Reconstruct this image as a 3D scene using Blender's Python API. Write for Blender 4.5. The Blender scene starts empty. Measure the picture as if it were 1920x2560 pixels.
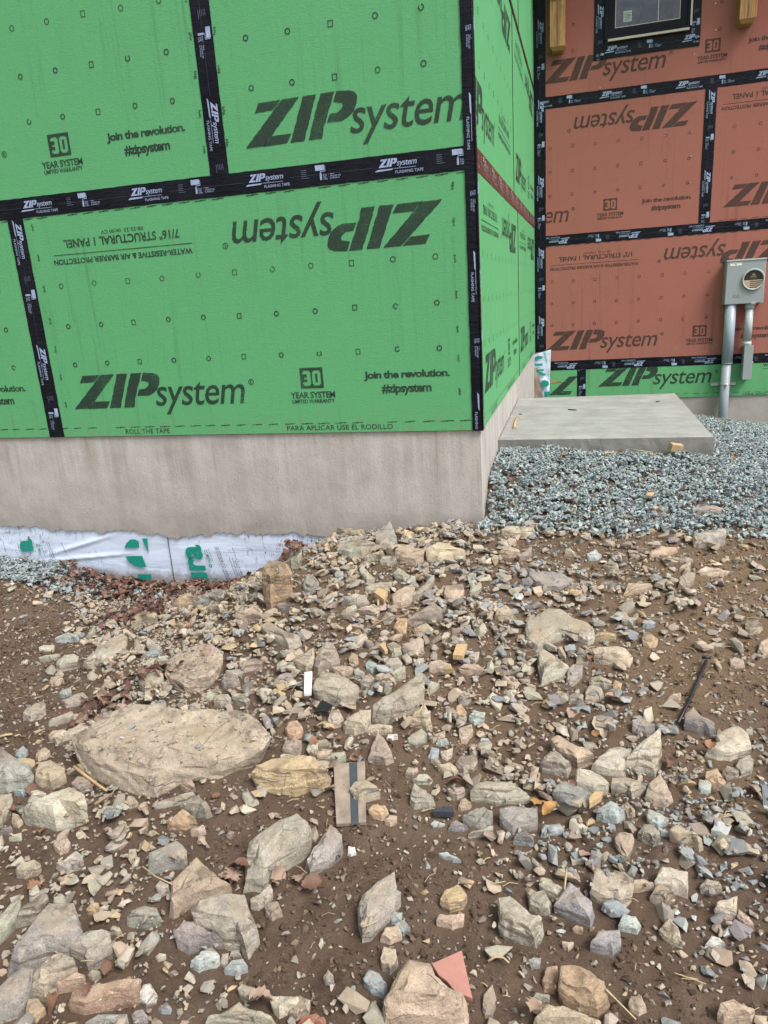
import bpy, bmesh, math, random
import numpy as np
from mathutils import Vector, noise as mnoise

# ------------------------------------------------------------------ camera, sky, sun, exposure
SC = bpy.context.scene
COL = SC.collection
CAM = np.array([0.47245, -3.5366, 0.67227])
YAW, PITCH, ROLL, FOC = -0.274873, -0.289562, -0.067467, 1834.18
BACK = 4.18217            # the y of the rear (red) wall face
H = 1.2192

def basis(yaw, p, r):
    cy, sy, cp, sp = math.cos(yaw), math.sin(yaw), math.cos(p), math.sin(p)
    f = np.array([sy*cp, cy*cp, sp]); rt = np.array([cy, -sy, 0.0]); up = np.cross(rt, f)
    return f, rt*math.cos(r)+up*math.sin(r), up*math.cos(r)-rt*math.sin(r)
FW, RT, UP = basis(YAW, PITCH, ROLL)

cam_data = bpy.data.cameras.new('camera')
cam = bpy.data.objects.new('camera', cam_data); COL.objects.link(cam)
cam_data.sensor_fit = 'VERTICAL'; cam_data.sensor_height = 34.6
cam_data.lens = FOC/2560*34.6
cam_data.clip_start = 0.02; cam_data.clip_end = 800
from mathutils import Matrix
m = Matrix(((RT[0], UP[0], -FW[0]), (RT[1], UP[1], -FW[1]), (RT[2], UP[2], -FW[2])))
cam.matrix_world = Matrix.Translation(Vector(CAM.tolist())) @ m.to_4x4()
SC.camera = cam

SUN_EL, SUN_AZ = math.radians(54), math.radians(120)     # azimuth clockwise from +Y
world = bpy.data.worlds.new('World'); SC.world = world
world.use_nodes = True
wn = world.node_tree.nodes; wl = world.node_tree.links
bg = wn['Background']
sky = wn.new('ShaderNodeTexSky'); sky.sky_type = 'NISHITA'; sky.sun_disc = False
sky.sun_elevation = SUN_EL; sky.sun_rotation = SUN_AZ
sky.air_density = 1.0; sky.dust_density = 4.0; sky.ozone_density = 1.0
hs = wn.new('ShaderNodeHueSaturation'); hs.inputs['Saturation'].default_value = 0.30
wl.new(sky.outputs[0], hs.inputs['Color']); wl.new(hs.outputs[0], bg.inputs['Color'])
bg.inputs['Strength'].default_value = 0.13
sun_d = bpy.data.lights.new('sun', 'SUN'); sun_d.energy = 2.0; sun_d.angle = math.radians(20)
sun_d.color = (1.0, 0.97, 0.93)
sun = bpy.data.objects.new('sun', sun_d); COL.objects.link(sun)
sd = Vector((math.sin(SUN_AZ)*math.cos(SUN_EL), math.cos(SUN_AZ)*math.cos(SUN_EL), math.sin(SUN_EL)))
sun.rotation_euler = sd.to_track_quat('Z', 'Y').to_euler()
vs = SC.view_settings
vs.view_transform = 'Standard'; vs.look = 'None'; vs.gamma = 1; vs.use_curve_mapping = False
vs.exposure = 0.66

# ------------------------------------------------------------------ helpers
RNG = np.random.default_rng(7)
random.seed(11)
def ray(px, py):
    d = FW + RT*(px-960)/FOC - UP*(py-1280)/FOC
    return d
def aty(px, py, y=0.0):
    d = ray(px, py); t = (y-CAM[1])/d[1]; return CAM+t*d
def atx(px, py, x=0.0):
    d = ray(px, py); t = (x-CAM[0])/d[0]; return CAM+t*d
def to_px(P):
    d = np.asarray(P, float)-CAM
    z = d@FW
    z = np.where(np.abs(z) < 1e-3, 1e-3, z)
    return 960+FOC*(d@RT)/z, 1280-FOC*(d@UP)/z, z

def tag(o, label=None, cat=None, group=None, kind=None):
    if label: o['label'] = label
    if cat: o['category'] = cat
    if group: o['group'] = group
    if kind: o['kind'] = kind
    return o
def link(name, me, mats=None, parent=None, loc=None):
    o = bpy.data.objects.new(name, me); COL.objects.link(o)
    if mats is not None:
        for mm in (mats if isinstance(mats, (list, tuple)) else [mats]): me.materials.append(mm)
    if parent: o.parent = parent
    if loc is not None: o.location = loc
    return o
def empty(name, loc=(0, 0, 0)):
    o = bpy.data.objects.new(name, None); COL.objects.link(o); o.location = loc; o.empty_display_size = .1
    return o
def child_at_world(o, parent):      # parent has only a location
    o.parent = parent; o.location = Vector(o.location)-Vector(parent.location)
    return o

def mesh_np(name, V, F, smooth=False, tint=None):
    """F: (n,3) or (n,4) int array"""
    V = np.asarray(V, np.float32); F = np.asarray(F, np.int32)
    me = bpy.data.meshes.new(name)
    k = F.shape[1]
    me.vertices.add(len(V)); me.vertices.foreach_set('co', V.ravel())
    me.loops.add(F.size); me.loops.foreach_set('vertex_index', F.ravel())
    me.polygons.add(len(F)); me.polygons.foreach_set('loop_start', np.arange(0, F.size, k, dtype=np.int32))
    me.polygons.foreach_set('use_smooth', np.full(len(F), smooth))
    me.update(calc_edges=True)
    if tint is not None:
        a = me.attributes.new('tint', 'FLOAT_COLOR', 'POINT')
        c = np.ones((len(V), 4), np.float32); c[:, :3] = tint
        a.data.foreach_set('color', c.ravel())
    return me

class MB:
    """collects boxes, prisms, tubes into one mesh"""
    def __init__(s): s.v = []; s.f = []; s.sm = []
    def add(s, vs, fs, smooth=False):
        n = len(s.v); s.v += [tuple(float(a) for a in p) for p in vs]
        s.f += [tuple(n+i for i in f) for f in fs]; s.sm += [smooth]*len(fs)
    def box(s, a, b):
        x0, y0, z0 = a; x1, y1, z1 = b
        s.add([(x0,y0,z0),(x1,y0,z0),(x1,y1,z0),(x0,y1,z0),(x0,y0,z1),(x1,y0,z1),(x1,y1,z1),(x0,y1,z1)],
              [(0,3,2,1),(4,5,6,7),(0,1,5,4),(1,2,6,5),(2,3,7,6),(3,0,4,7)])
    def hexa(s, P):   # 8 points, bottom ring then top ring
        s.add(P, [(0,3,2,1),(4,5,6,7),(0,1,5,4),(1,2,6,5),(2,3,7,6),(3,0,4,7)])
    def tube(s, pts, r, n=16, caps=True, r2=None):
        pts = [Vector(p) for p in pts]; base = len(s.v)
        prev = None; R = r if isinstance(r, (list, tuple)) else [r]*len(pts)
        for i, p in enumerate(pts):
            d = (pts[min(i+1, len(pts)-1)]-pts[max(i-1, 0)]).normalized()
            if prev is None: prev = d.orthogonal().normalized()
            prev = (prev-d*prev.dot(d)).normalized(); q = d.cross(prev)
            for k in range(n):
                a = 2*math.pi*k/n
                s.v.append(tuple(p+(prev*math.cos(a)+q*math.sin(a))*R[i]))
        for i in range(len(pts)-1):
            for k in range(n):
                a = base+i*n+k; b = base+i*n+(k+1) % n
                s.f.append((a, b, b+n, a+n)); s.sm.append(True)
        if caps:
            s.f.append(tuple(base+k for k in range(n))[::-1]); s.sm.append(False)
            s.f.append(tuple(base+(len(pts)-1)*n+k for k in range(n))); s.sm.append(False)
    def mesh(s, name, bevel=0, seg=2):
        me = bpy.data.meshes.new(name); me.from_pydata(s.v, [], s.f)
        me.polygons.foreach_set('use_smooth', s.sm); me.update()
        if bevel:
            bm = bmesh.new(); bm.from_mesh(me)
            bmesh.ops.bevel(bm, geom=[e for e in bm.edges if len(e.link_faces) == 2 and e.calc_face_angle(0) > .6], offset=bevel,
                            segments=seg, affect='EDGES', profile=.6)
            bm.to_mesh(me); bm.free()
        return me
    def build(s, name, mat, parent=None, bevel=0, seg=2):
        return link(name, s.mesh(name, bevel, seg), mat, parent)

# numpy value noise
def _h(ix, iy, seed):
    n = (ix.astype(np.int64)*374761393+iy.astype(np.int64)*668265263+seed*1442695041) & 0x7fffffff
    n = ((n ^ (n >> 13))*1274126177) & 0x7fffffff
    return ((n ^ (n >> 16)) & 0xffff)/65535.0
def vnoise(x, y, s, seed=0):
    x = np.asarray(x)/s; y = np.asarray(y)/s
    ix = np.floor(x); iy = np.floor(y); fx = x-ix; fy = y-iy
    fx = fx*fx*(3-2*fx); fy = fy*fy*(3-2*fy)
    ix = ix.astype(int); iy = iy.astype(int)
    a = _h(ix, iy, seed); b = _h(ix+1, iy, seed); c = _h(ix, iy+1, seed); d = _h(ix+1, iy+1, seed)
    return (a*(1-fx)+b*fx)*(1-fy)+(c*(1-fx)+d*fx)*fy-.5

# ------------------------------------------------------------------ materials
class NT:
    def __init__(s, name):
        s.m = bpy.data.materials.new(name); s.m.use_nodes = True
        s.t = s.m.node_tree; s.n = s.t.nodes; s.l = s.t.links
        s.b = s.n['Principled BSDF']; s.out = s.n['Material Output']
    def new(s, k, **kw):
        nd = s.n.new(k)
        for a, v in kw.items():
            if a.startswith('_'): nd.inputs[a[1:].replace('_', ' ')].default_value = v
            else: setattr(nd, a, v)
        return nd
    def ln(s, a, b): s.l.new(a, b)
    def coord(s, kind='Object', scale=(1, 1, 1), rot=(0, 0, 0)):
        if kind == 'World':
            g = s.new('ShaderNodeNewGeometry'); o = g.outputs['Position']
        else:
            tc = s.new('ShaderNodeTexCoord'); o = tc.outputs[kind]
        mp = s.new('ShaderNodeMapping'); mp.inputs['Scale'].default_value = scale; mp.inputs['Rotation'].default_value = rot
        s.ln(o, mp.inputs['Vector']); return mp.outputs[0]
    def noise(s, co, scale, detail=4, rough=.6, dist=0):
        nd = s.new('ShaderNodeTexNoise'); nd.inputs['Scale'].default_value = scale
        nd.inputs['Detail'].default_value = detail; nd.inputs['Roughness'].default_value = rough; nd.inputs['Distortion'].default_value = dist
        s.ln(co, nd.inputs['Vector']); return nd.outputs['Fac']
    def ramp(s, fac, stops, interp='LINEAR'):
        r = s.new('ShaderNodeValToRGB'); r.color_ramp.interpolation = interp
        e = r.color_ramp.elements
        while len(e) < len(stops): e.new(.5)
        for el, (p, c) in zip(e, stops):
            el.position = p
            el.color = (c, c, c, 1) if isinstance(c, (int, float)) else tuple(c)+(1,)
        s.ln(fac, r.inputs[0]); return r.outputs[0]
    def mix(s, fac, a, b, mode='MIX'):
        mx = s.new('ShaderNodeMix', data_type='RGBA', blend_type=mode)
        for sock, v in ((mx.inputs[0], fac), (mx.inputs[6], a), (mx.inputs[7], b)):
            if hasattr(v, 'is_linked'): s.ln(v, sock)
            elif isinstance(v, (int, float)) and sock.type == 'VALUE': sock.default_value = v
            elif isinstance(v, (int, float)): sock.default_value = (v, v, v, 1)
            else: sock.default_value = tuple(v)+(1,)
        return mx.outputs[2]
    def math(s, op, a, b=0, clamp=False):
        nd = s.new('ShaderNodeMath', operation=op); nd.use_clamp = clamp
        for sock, v in ((nd.inputs[0], a), (nd.inputs[1], b)):
            if hasattr(v, 'is_linked'): s.ln(v, sock)
            else: sock.default_value = v
        return nd.outputs[0]
    def bump(s, h, strength=.4, dist=.002, prev=None):
        b = s.new('ShaderNodeBump'); b.inputs['Strength'].default_value = strength; b.inputs['Distance'].default_value = dist
        s.ln(h, b.inputs['Height'])
        if prev is not None: s.ln(prev, b.inputs['Normal'])
        return b.outputs[0]
    def fin(s, col=None, rough=None, nrm=None, **kw):
        if col is not None:
            if hasattr(col, 'is_linked'): s.ln(col, s.b.inputs['Base Color'])
            else: s.b.inputs['Base Color'].default_value = tuple(col)+(1,)
        if rough is not None:
            if hasattr(rough, 'is_linked'): s.ln(rough, s.b.inputs['Roughness'])
            else: s.b.inputs['Roughness'].default_value = rough
        if nrm is not None: s.ln(nrm, s.b.inputs['Normal'])
        for k, v in kw.items(): s.b.inputs[k.replace('_', ' ')].default_value = v
        return s.m

def mat_panel(name, c, dark, light):
    t = NT(name)
    co = t.coord('World'); n1 = t.noise(co, 2.2, 5, .6); n2 = t.noise(co, 26, 4, .7)
    fib = t.noise(t.coord('World', (85, 85, 16), (0.3, 0.9, .2)), 1.3, 3, .7, 1.8)
    fib2 = t.noise(t.coord('World', (20, 20, 100), (-.4, -.5, .6)), 1.2, 3, .7, 1.6)
    run = t.noise(t.coord('World', (24, 24, .7)), 1.0, 4, .75)
    col = t.mix(t.ramp(n1, [(.3, 0.0), (.7, 1.0)]), dark, light)
    col = t.mix(t.ramp(n2, [(.35, .0), (.75, .35)]), col, c)
    f = t.math('ADD', fib, fib2)
    col = t.mix(t.ramp(f, [(.40, .75), (.50, 0.0)]), col, tuple(a*.62 for a in c))
    col = t.mix(t.ramp(f, [(.54, 0.0), (.64, .6)]), col, tuple(min(1, a*1.4+.02) for a in c))
    smudge = t.math('MULTIPLY', t.ramp(run, [(.52, 0.0), (.70, 1.0)]), t.ramp(t.noise(co, 1.3, 3), [(.42, 0.0), (.62, .6)]))
    col = t.mix(smudge, col, tuple(a*.6+.01 for a in c))
    scuff = t.noise(t.coord('World', (3, 3, 11)), 1.6, 6, .8)
    col = t.mix(t.ramp(scuff, [(.58, 0.0), (.72, .35)]), col, tuple(a*.62+.03 for a in c))
    g = t.new('ShaderNodeNewGeometry'); z = t.new('ShaderNodeSeparateXYZ'); t.ln(g.outputs['Position'], z.inputs[0])
    splash = t.math('MULTIPLY', t.ramp(z.outputs[2], [(0.0, .8), (.16, 0.0)]), t.ramp(n2, [(.50, 0.0), (.64, .55)]))
    col = t.mix(splash, col, (.24, .20, .14))
    nrm = t.bump(f, .6, .0022)
    return t.fin(col, .62, nrm, Specular_IOR_Level=.22)
def mat_flat(name, c, rough=.6, metal=0, amount=.25, scale=30, bump=.2):
    t = NT(name); co = t.coord('World'); n = t.noise(co, scale, 5, .65); n2 = t.noise(co, scale*.13, 3)
    v = t.ramp(t.math('ADD', t.math('MULTIPLY', n, .6), t.math('MULTIPLY', n2, .4)), [(.3, 1-amount), (.7, 1+amount)])
    col = t.mix(1.0, c, v, 'MULTIPLY')
    return t.fin(col, rough, t.bump(n, bump, .002), Metallic=metal)
def mat_ink(name, c, worn=.35):
    t = NT(name); co = t.coord('World')
    t.fin(c, .7)
    wipe = t.noise(t.coord('World', (9, 9, 150)), 1.0, 3, .6)
    sp = t.noise(co, 190, 3, .7); cl = t.noise(co, 6, 3)
    a = t.ramp(t.math('ADD', t.math('MULTIPLY', sp, .55), t.math('MULTIPLY', cl, .45)), [(.40, 0.97), (.52, .78), (.66, .42)])
    b = t.ramp(wipe, [(.60, 1.0), (.68, 1-worn*1.4)])
    al = t.math('MULTIPLY', a, b)
    t.ln(al, t.b.inputs['Alpha'])
    return t.m

M = {}
G_ = (.082, .315, .126); R_ = (.278, .098, .072)
M['green'] = mat_panel('green_sheathing', G_, (.072, .278, .110), (.090, .325, .138))
M['red'] = mat_panel('red_sheathing', R_, (.265, .087, .066), (.305, .105, .081))
M['ink_green'] = mat_ink('ink_on_green', (.018, .040, .026))
M['ink_red'] = mat_ink('ink_on_red', (.070, .036, .028), .2)
M['osb'] = mat_flat('osb_edge', (.42, .30, .16), .8)

def mat_tape(name, c):
    t = NT(name); co = t.coord('World')
    n = t.noise(co, 30, 4, .6, .6); n2 = t.noise(t.coord('World', (6, 6, 6)), 1, 3)
    w = t.noise(t.coord('World', (14, 14, 60)), 1, 3, .5, .8)
    col = t.mix(t.ramp(n2, [(.35, 0.0), (.7, 1.0)]), c, tuple(a*1.7+.004 for a in c))
    nr = t.bump(w, .6, .006, t.bump(n, .5, .003))
    return t.fin(col, t.ramp(n, [(.3, .22), (.7, .42)]), nr, Specular_IOR_Level=.17)
M['tape'] = mat_tape('black_tape', (.0048, .0056, .0095))
M['tape_brown'] = mat_tape('brown_tape', (.085, .033, .026))
M['tape_dark'] = mat_tape('dark_brown_tape', (.028, .014, .012))
M['tprint'] = mat_flat('tape_lettering', (.32, .41, .60), .5, 0, .3, 120)
M['tprint_dim'] = mat_flat('tape_small_print', (.07, .09, .14), .5, 0, .3, 120)
M['tprint_brown'] = mat_flat('brown_tape_lettering', (.30, .24, .25), .5, 0, .3, 120)

def mat_concrete(name, c, warm, vertical=True):
    t = NT(name); co = t.coord('World')
    n = t.noise(co, 5, 6, .65); fine = t.noise(co, 120, 5, .75)
    streak = t.noise(t.coord('World', (10, 10, .55)), 1.0, 5, .7); s2 = t.noise(t.coord('World', (42, 42, 1.2)), 1.0, 4, .7)
    brush = t.noise(t.coord('World', (160, 160, 9)), 1.0, 3, .6)
    col = t.mix(t.ramp(n, [(.3, 0.0), (.72, 1.0)]), tuple(a*.78 for a in c), tuple(a*1.12 for a in c))
    if not vertical:
        sw = t.noise(t.coord('World', (3, 22, 8)), 1.0, 5, .75); bl = t.noise(co, 3.2, 5, .7)
        col = t.mix(t.ramp(sw, [(.40, .55), (.52, 0.0)]), col, tuple(a*.68 for a in c))
        col = t.mix(t.ramp(bl, [(.36, .6), (.50, 0.0)]), col, tuple(a*.66 for a in c))
        col = t.mix(t.ramp(bl, [(.54, 0.0), (.68, .5)]), col, tuple(a*1.22 for a in c))
    if vertical:
        z = t.new('ShaderNodeSeparateXYZ'); g = t.new('ShaderNodeNewGeometry'); t.ln(g.outputs['Position'], z.inputs[0])
        up = t.ramp(t.math('ADD', z.outputs[2], .62), [(.12, .15), (.6, 1.0)])
        pale = t.math('MULTIPLY', t.ramp(streak, [(.40, .7), (.54, 0.0)]), up)
        col = t.mix(pale, col, tuple(a*1.25 for a in (c[0], c[1]*1.02, c[2]*1.08)))
        st = t.math('MULTIPLY', t.ramp(streak, [(.57, 0.0), (.66, .6)]), up)
        col = t.mix(st, col, warm)
        st2 = t.math('MULTIPLY', t.ramp(s2, [(.58, 0.0), (.70, .3)]), up)
        col = t.mix(st2, col, tuple(a*.78 for a in c))
        base = t.ramp(t.math('ADD', t.math('ADD', z.outputs[2], .60), t.math('MULTIPLY', n, .12)), [(.10, .30), (.24, 0.0)])
        col = t.mix(base, col, (.20, .165, .13))
    col = t.mix(t.ramp(fine, [(.36, .45), (.48, 0.0)]), col, tuple(a*.6 for a in c))
    pits = t.new('ShaderNodeTexVoronoi'); pits.inputs['Scale'].default_value = 16; t.ln(co, pits.inputs['Vector'])
    pit = t.ramp(pits.outputs['Distance'], [(.035, 1.0), (.06, 0.0)])
    col = t.mix(t.math('MULTIPLY', pit, .7), col, tuple(a*.35 for a in c))
    nr = t.bump(fine, .5, .003, t.bump(brush, .25, .002, t.bump(n, .5, .01)))
    return t.fin(col, .88, nr)
M['concrete'] = mat_concrete('foundation_concrete', (.46, .432, .395), (.30, .25, .18))
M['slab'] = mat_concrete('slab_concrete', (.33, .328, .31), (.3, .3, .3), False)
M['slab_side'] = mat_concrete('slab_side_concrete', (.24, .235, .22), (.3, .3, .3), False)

def mat_membrane():
    t = NT('white_membrane'); co = t.coord('World')
    g = t.new('ShaderNodeNewGeometry'); z = t.new('ShaderNodeSeparateXYZ'); t.ln(g.outputs['Position'], z.inputs[0])
    n = t.noise(co, 22, 5, .75, .4); big = t.noise(co, 2.0, 3)
    fine = t.noise(t.coord('World', (60, 60, 22)), 1, 4, .75)
    m1 = t.math('MULTIPLY', t.ramp(fine, [(.56, 0.0), (.62, 1.0)]), t.ramp(big, [(.44, 0.0), (.58, 1.0)]))
    col = t.mix(t.ramp(n, [(.3, 0.0), (.8, .3)]), (.66, .76, .92), (.52, .60, .74))
    low = t.ramp(t.math('ADD', t.math('ADD', z.outputs[2], .88), t.math('MULTIPLY', n, .14)), [(.10, 1.0), (.16, 0.0)])
    col = t.mix(t.math('MAXIMUM', m1, t.math('MULTIPLY', low, .7)), col, (.21, .15, .115))
    w = t.noise(t.coord('World', (3, 3, 14), (0, .35, 0)), 1, 3, .5, .5)
    return t.fin(col, .42, t.bump(w, .6, .012))
M['membrane'] = mat_membrane()
M['teal'] = mat_flat('teal_print', (.006, .27, .20), .5, 0, .2, 60)
M['blackprint'] = mat_flat('black_print', (.05, .06, .07), .6)

def mat_rock(name, attr=False):
    t = NT(name); co = t.coord('World' if attr else 'Object')
    if attr:
        a = t.new('ShaderNodeAttribute', attribute_name='tint'); base = a.outputs['Color']; rnd = None
        sc = 1.9
    else:
        oi = t.new('ShaderNodeObjectInfo'); base = oi.outputs['Color']; sc = 1.0
        ad = t.new('ShaderNodeVectorMath', operation='ADD'); cb = t.new('ShaderNodeCombineXYZ')
        r = t.math('MULTIPLY', oi.outputs['Random'], 37.0); t.ln(r, cb.inputs[0]); t.ln(r, cb.inputs[2])
        t.ln(co, ad.inputs[0]); t.ln(cb.outputs[0], ad.inputs[1]); co = ad.outputs[0]
    n1 = t.noise(co, 9*sc, 6, .65, .5); n2 = t.noise(co, 60*sc, 5, .75); n3 = t.noise(co, 4*sc, 3, .6, .8)
    speck = t.noise(co, 240, 3, .7)
    st = t.new('ShaderNodeMapping'); st.inputs['Scale'].default_value = (5, 7, 46); st.inputs['Rotation'].default_value = (.25, .2, 0); t.ln(co, st.inputs['Vector'])
    strata = t.noise(st.outputs[0], 1.0*sc, 4, .6, .5)
    v = t.ramp(t.math('ADD', t.math('MULTIPLY', n1, .55), t.math('MULTIPLY', n2, .45)), [(.32, .78 if attr else .58), (.50, 1.0), (.66, 1.2 if attr else 1.42)])
    col = t.mix(1.0, base, v, 'MULTIPLY')
    if attr:
        col = t.mix(t.ramp(speck, [(.34, .35), (.44, 0.0)]), col, (.12, .10, .08))
        nr = t.bump(n1, .4, .004, t.bump(n2, .5, .002))
        return t.fin(col, .88, nr, Specular_IOR_Level=.18)
    # mineral variation: rusty, bluish and pale blotches
    col = t.mix(t.ramp(n3, [(.55, 0.0), (.68, .5)]), col, (.36, .27, .16) if not attr else (.32, .25, .17))
    vo = t.new('ShaderNodeTexVoronoi', feature='DISTANCE_TO_EDGE'); vo.inputs['Scale'].default_value = 8
    vm = t.new('ShaderNodeVectorMath', operation='ADD'); t.ln(co, vm.inputs[0]); cbn = t.new('ShaderNodeCombineXYZ')
    for i_ in range(3): t.ln(t.math('MULTIPLY', n1, .12), cbn.inputs[i_])
    t.ln(cbn.outputs[0], vm.inputs[1]); t.ln(vm.outputs[0], vo.inputs['Vector'])
    crack = t.math('MULTIPLY', t.ramp(vo.outputs['Distance'], [(.0, .85), (.022, 0.0)]), t.ramp(n3, [(.42, 0.0), (.55, 1.0)]))
    col = t.mix(crack, col, (.10, .085, .07))
    col = t.mix(t.ramp(n1, [(.58, 0.0), (.72, .50)]), col, (.42, .37, .28))
    col = t.mix(t.ramp(n1, [(.30, .38), (.42, 0.0)]), col, (.115, .108, .108))
    col = t.mix(t.ramp(strata, [(.37, .75), (.43, 0.0)]), col, (.12, .095, .075))
    col = t.mix(t.ramp(speck, [(.34, .55), (.44, 0.0)]), col, (.10, .085, .07))
    col = t.mix(t.ramp(speck, [(.60, 0.0), (.68, .55)]), col, (.56, .52, .44))
    # soil dust that settled on upward faces and round the foot
    g = t.new('ShaderNodeNewGeometry'); z = t.new('ShaderNodeSeparateXYZ'); t.ln(g.outputs['Normal'], z.inputs[0])
    dust = t.math('MULTIPLY', t.ramp(z.outputs[2], [(.55, 0.0), (.95, 1.0)]), t.ramp(t.noise(co, 14, 5, .75), [(.44, 0.0), (.62, .6)]))
    col = t.mix(dust, col, (.33, .25, .175))
    nr = t.bump(n1, .55, .012/sc, t.bump(strata, .55, .005/sc, t.bump(n2, .6, .004/sc, t.bump(speck, .35, .0012))))
    return t.fin(col, .88, nr, Specular_IOR_Level=.2)
M['rock'] = mat_rock('field_stone')
M['rubble'] = mat_rock('loose_stone', True)
def mat_gravel():
    t = NT('crushed_stone'); a = t.new('ShaderNodeAttribute', attribute_name='tint')
    co = t.coord('World'); n = t.noise(co, 130, 4, .7); n2 = t.noise(co, 320, 3, .7)
    col = t.mix(1.0, a.outputs['Color'], t.ramp(n, [(.3, .72), (.7, 1.25)]), 'MULTIPLY')
    col = t.mix(t.ramp(n2, [(.60, 0.0), (.75, .4)]), col, (.50, .52, .50))
    return t.fin(col, .8, t.bump(n, .5, .003, t.bump(n2, .3, .001)))
M['gravel'] = mat_gravel()
def mat_soil():
    t = NT('dirt'); co = t.coord('World')
    a = t.new('ShaderNodeAttribute', attribute_name='dry')
    n = t.noise(co, 6, 6, .7); n2 = t.noise(co, 55, 6, .8); n3 = t.noise(co, 260, 4, .8)
    col = t.mix(t.ramp(n, [(.3, 0.0), (.7, 1.0)]), (.100, .066, .047), (.190, .134, .098))
    col = t.mix(a.outputs['Fac'], col, (.20, .138, .088))
    col = t.mix(t.ramp(n2, [(.30, .6), (.42, 0.0)]), col, (.034, .021, .015))
    col = t.mix(t.ramp(n2, [(.54, 0.0), (.68, .6)]), col, (.185, .130, .090))
    col = t.mix(t.ramp(n3, [(.60, 0.0), (.68, .8)]), col, (.24, .175, .12))
    col = t.mix(t.ramp(n3, [(.32, .7), (.42, 0.0)]), col, (.032, .021, .015))
    n4 = t.noise(co, 26, 5, .75)
    nr = t.bump(n3, .9, .003, t.bump(n2, 1.0, .010, t.bump(n4, .8, .022)))
    return t.fin(col, t.ramp(n, [(.35, .75), (.65, .95)]), nr, Specular_IOR_Level=.16)
M['soil'] = mat_soil()
def mat_leaf():
    t = NT('dry_leaf'); oi = t.new('ShaderNodeObjectInfo'); co = t.coord('Object')
    n = t.noise(co, 60, 4, .7)
    col = t.mix(1.0, oi.outputs['Color'], t.ramp(n, [(.3, .6), (.7, 1.35)]), 'MULTIPLY')
    return t.fin(col, .6, t.bump(n, .5, .002))
M['leaf'] = mat_leaf()
def mat_leaf2():
    t = NT('leaf_litter'); a = t.new('ShaderNodeAttribute', attribute_name='tint')
    n = t.noise(t.coord('World'), 90, 4, .7)
    col = t.mix(1.0, a.outputs['Color'], t.ramp(n, [(.3, .6), (.7, 1.35)]), 'MULTIPLY')
    return t.fin(col, .65, t.bump(n, .5, .002))
M['litter'] = mat_leaf2()
def mat_wood(name, c, c2, ax=(3, 3, .5), dens=16):
    t = NT(name); co = t.coord('Object', ax)
    n = t.noise(co, 1.2, 3, .5, .4)
    w = t.new('ShaderNodeTexWave', wave_type='RINGS', rings_direction='Z'); w.inputs['Scale'].default_value = dens
    w.inputs['Distortion'].default_value = 3.5; w.inputs['Detail'].default_value = 2; w.inputs['Detail Scale'].default_value = 1.4
    t.ln(co, w.inputs['Vector'])
    f = t.noise(t.coord('Object', (90, 90, 4)), 1, 4, .7)
    col = t.mix(t.ramp(w.outputs['Fac'], [(.1, 0.0), (.9, .8)]), c, c2)
    col = t.mix(t.ramp(f, [(.35, .5), (.5, 0.0)]), col, tuple(a*.6 for a in c2))
    return t.fin(col, .7, t.bump(f, .4, .002))
M['timber'] = mat_wood('timber', (.46, .26, .10), (.28, .13, .042))
M['pine'] = mat_wood('pine_offcut', (.52, .38, .21), (.40, .25, .12), (9, 9, 2), 20)
M['grey'] = mat_flat('grey_metal_paint', (.30, .335, .345), .45, 0, .06, 300, .15)
M['pvc'] = mat_flat('grey_pvc', (.31, .37, .43), .35, 0, .05, 40, .05)
M['pvc2'] = mat_flat('pale_grey_pvc', (.42, .46, .45), .4, 0, .06, 40, .05)
M['steel'] = mat_flat('zinc_steel', (.62, .62, .60), .3, .9, .1, 60, .05)
M['white'] = mat_flat('white_plastic', (.78, .78, .74), .5, 0, .08)
M['black'] = mat_flat('black_rubber', (.015, .015, .017), .45, 0, .3)
M['tan_paint'] = mat_flat('tan_lining', (.40, .29, .19), .6)
M['frame'] = mat_flat('black_window_frame', (.010, .012, .017), .5, 0, .08)
M['frame'].node_tree.nodes['Principled BSDF'].inputs['Specular IOR Level'].default_value = .15
M['aluminium'] = mat_flat('pale_trim', (.50, .48, .40), .45, .2, .1)
def mat_glass():
    t = NT('window_glass'); co = t.coord('World'); n = t.noise(co, 7, 4, .6, 1.0)
    col = t.mix(t.ramp(n, [(.35, 0.0), (.7, 1.0)]), (.015, .026, .042), (.06, .09, .125))
    return t.fin(col, .12, t.bump(n, .12, .02), Specular_IOR_Level=.9)
M['glass'] = mat_glass()
M['pinkboard'] = mat_flat('pink_board', (.42, .20, .16), .75, 0, .12, 60)
M['card'] = mat_flat('muddy_board', (.27, .22, .17), .9, 0, .55, 18)
M['straw'] = mat_flat('straw', (.44, .35, .20), .8)
M['roof'] = mat_flat('roof_felt', (.05, .05, .05), .9)
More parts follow.
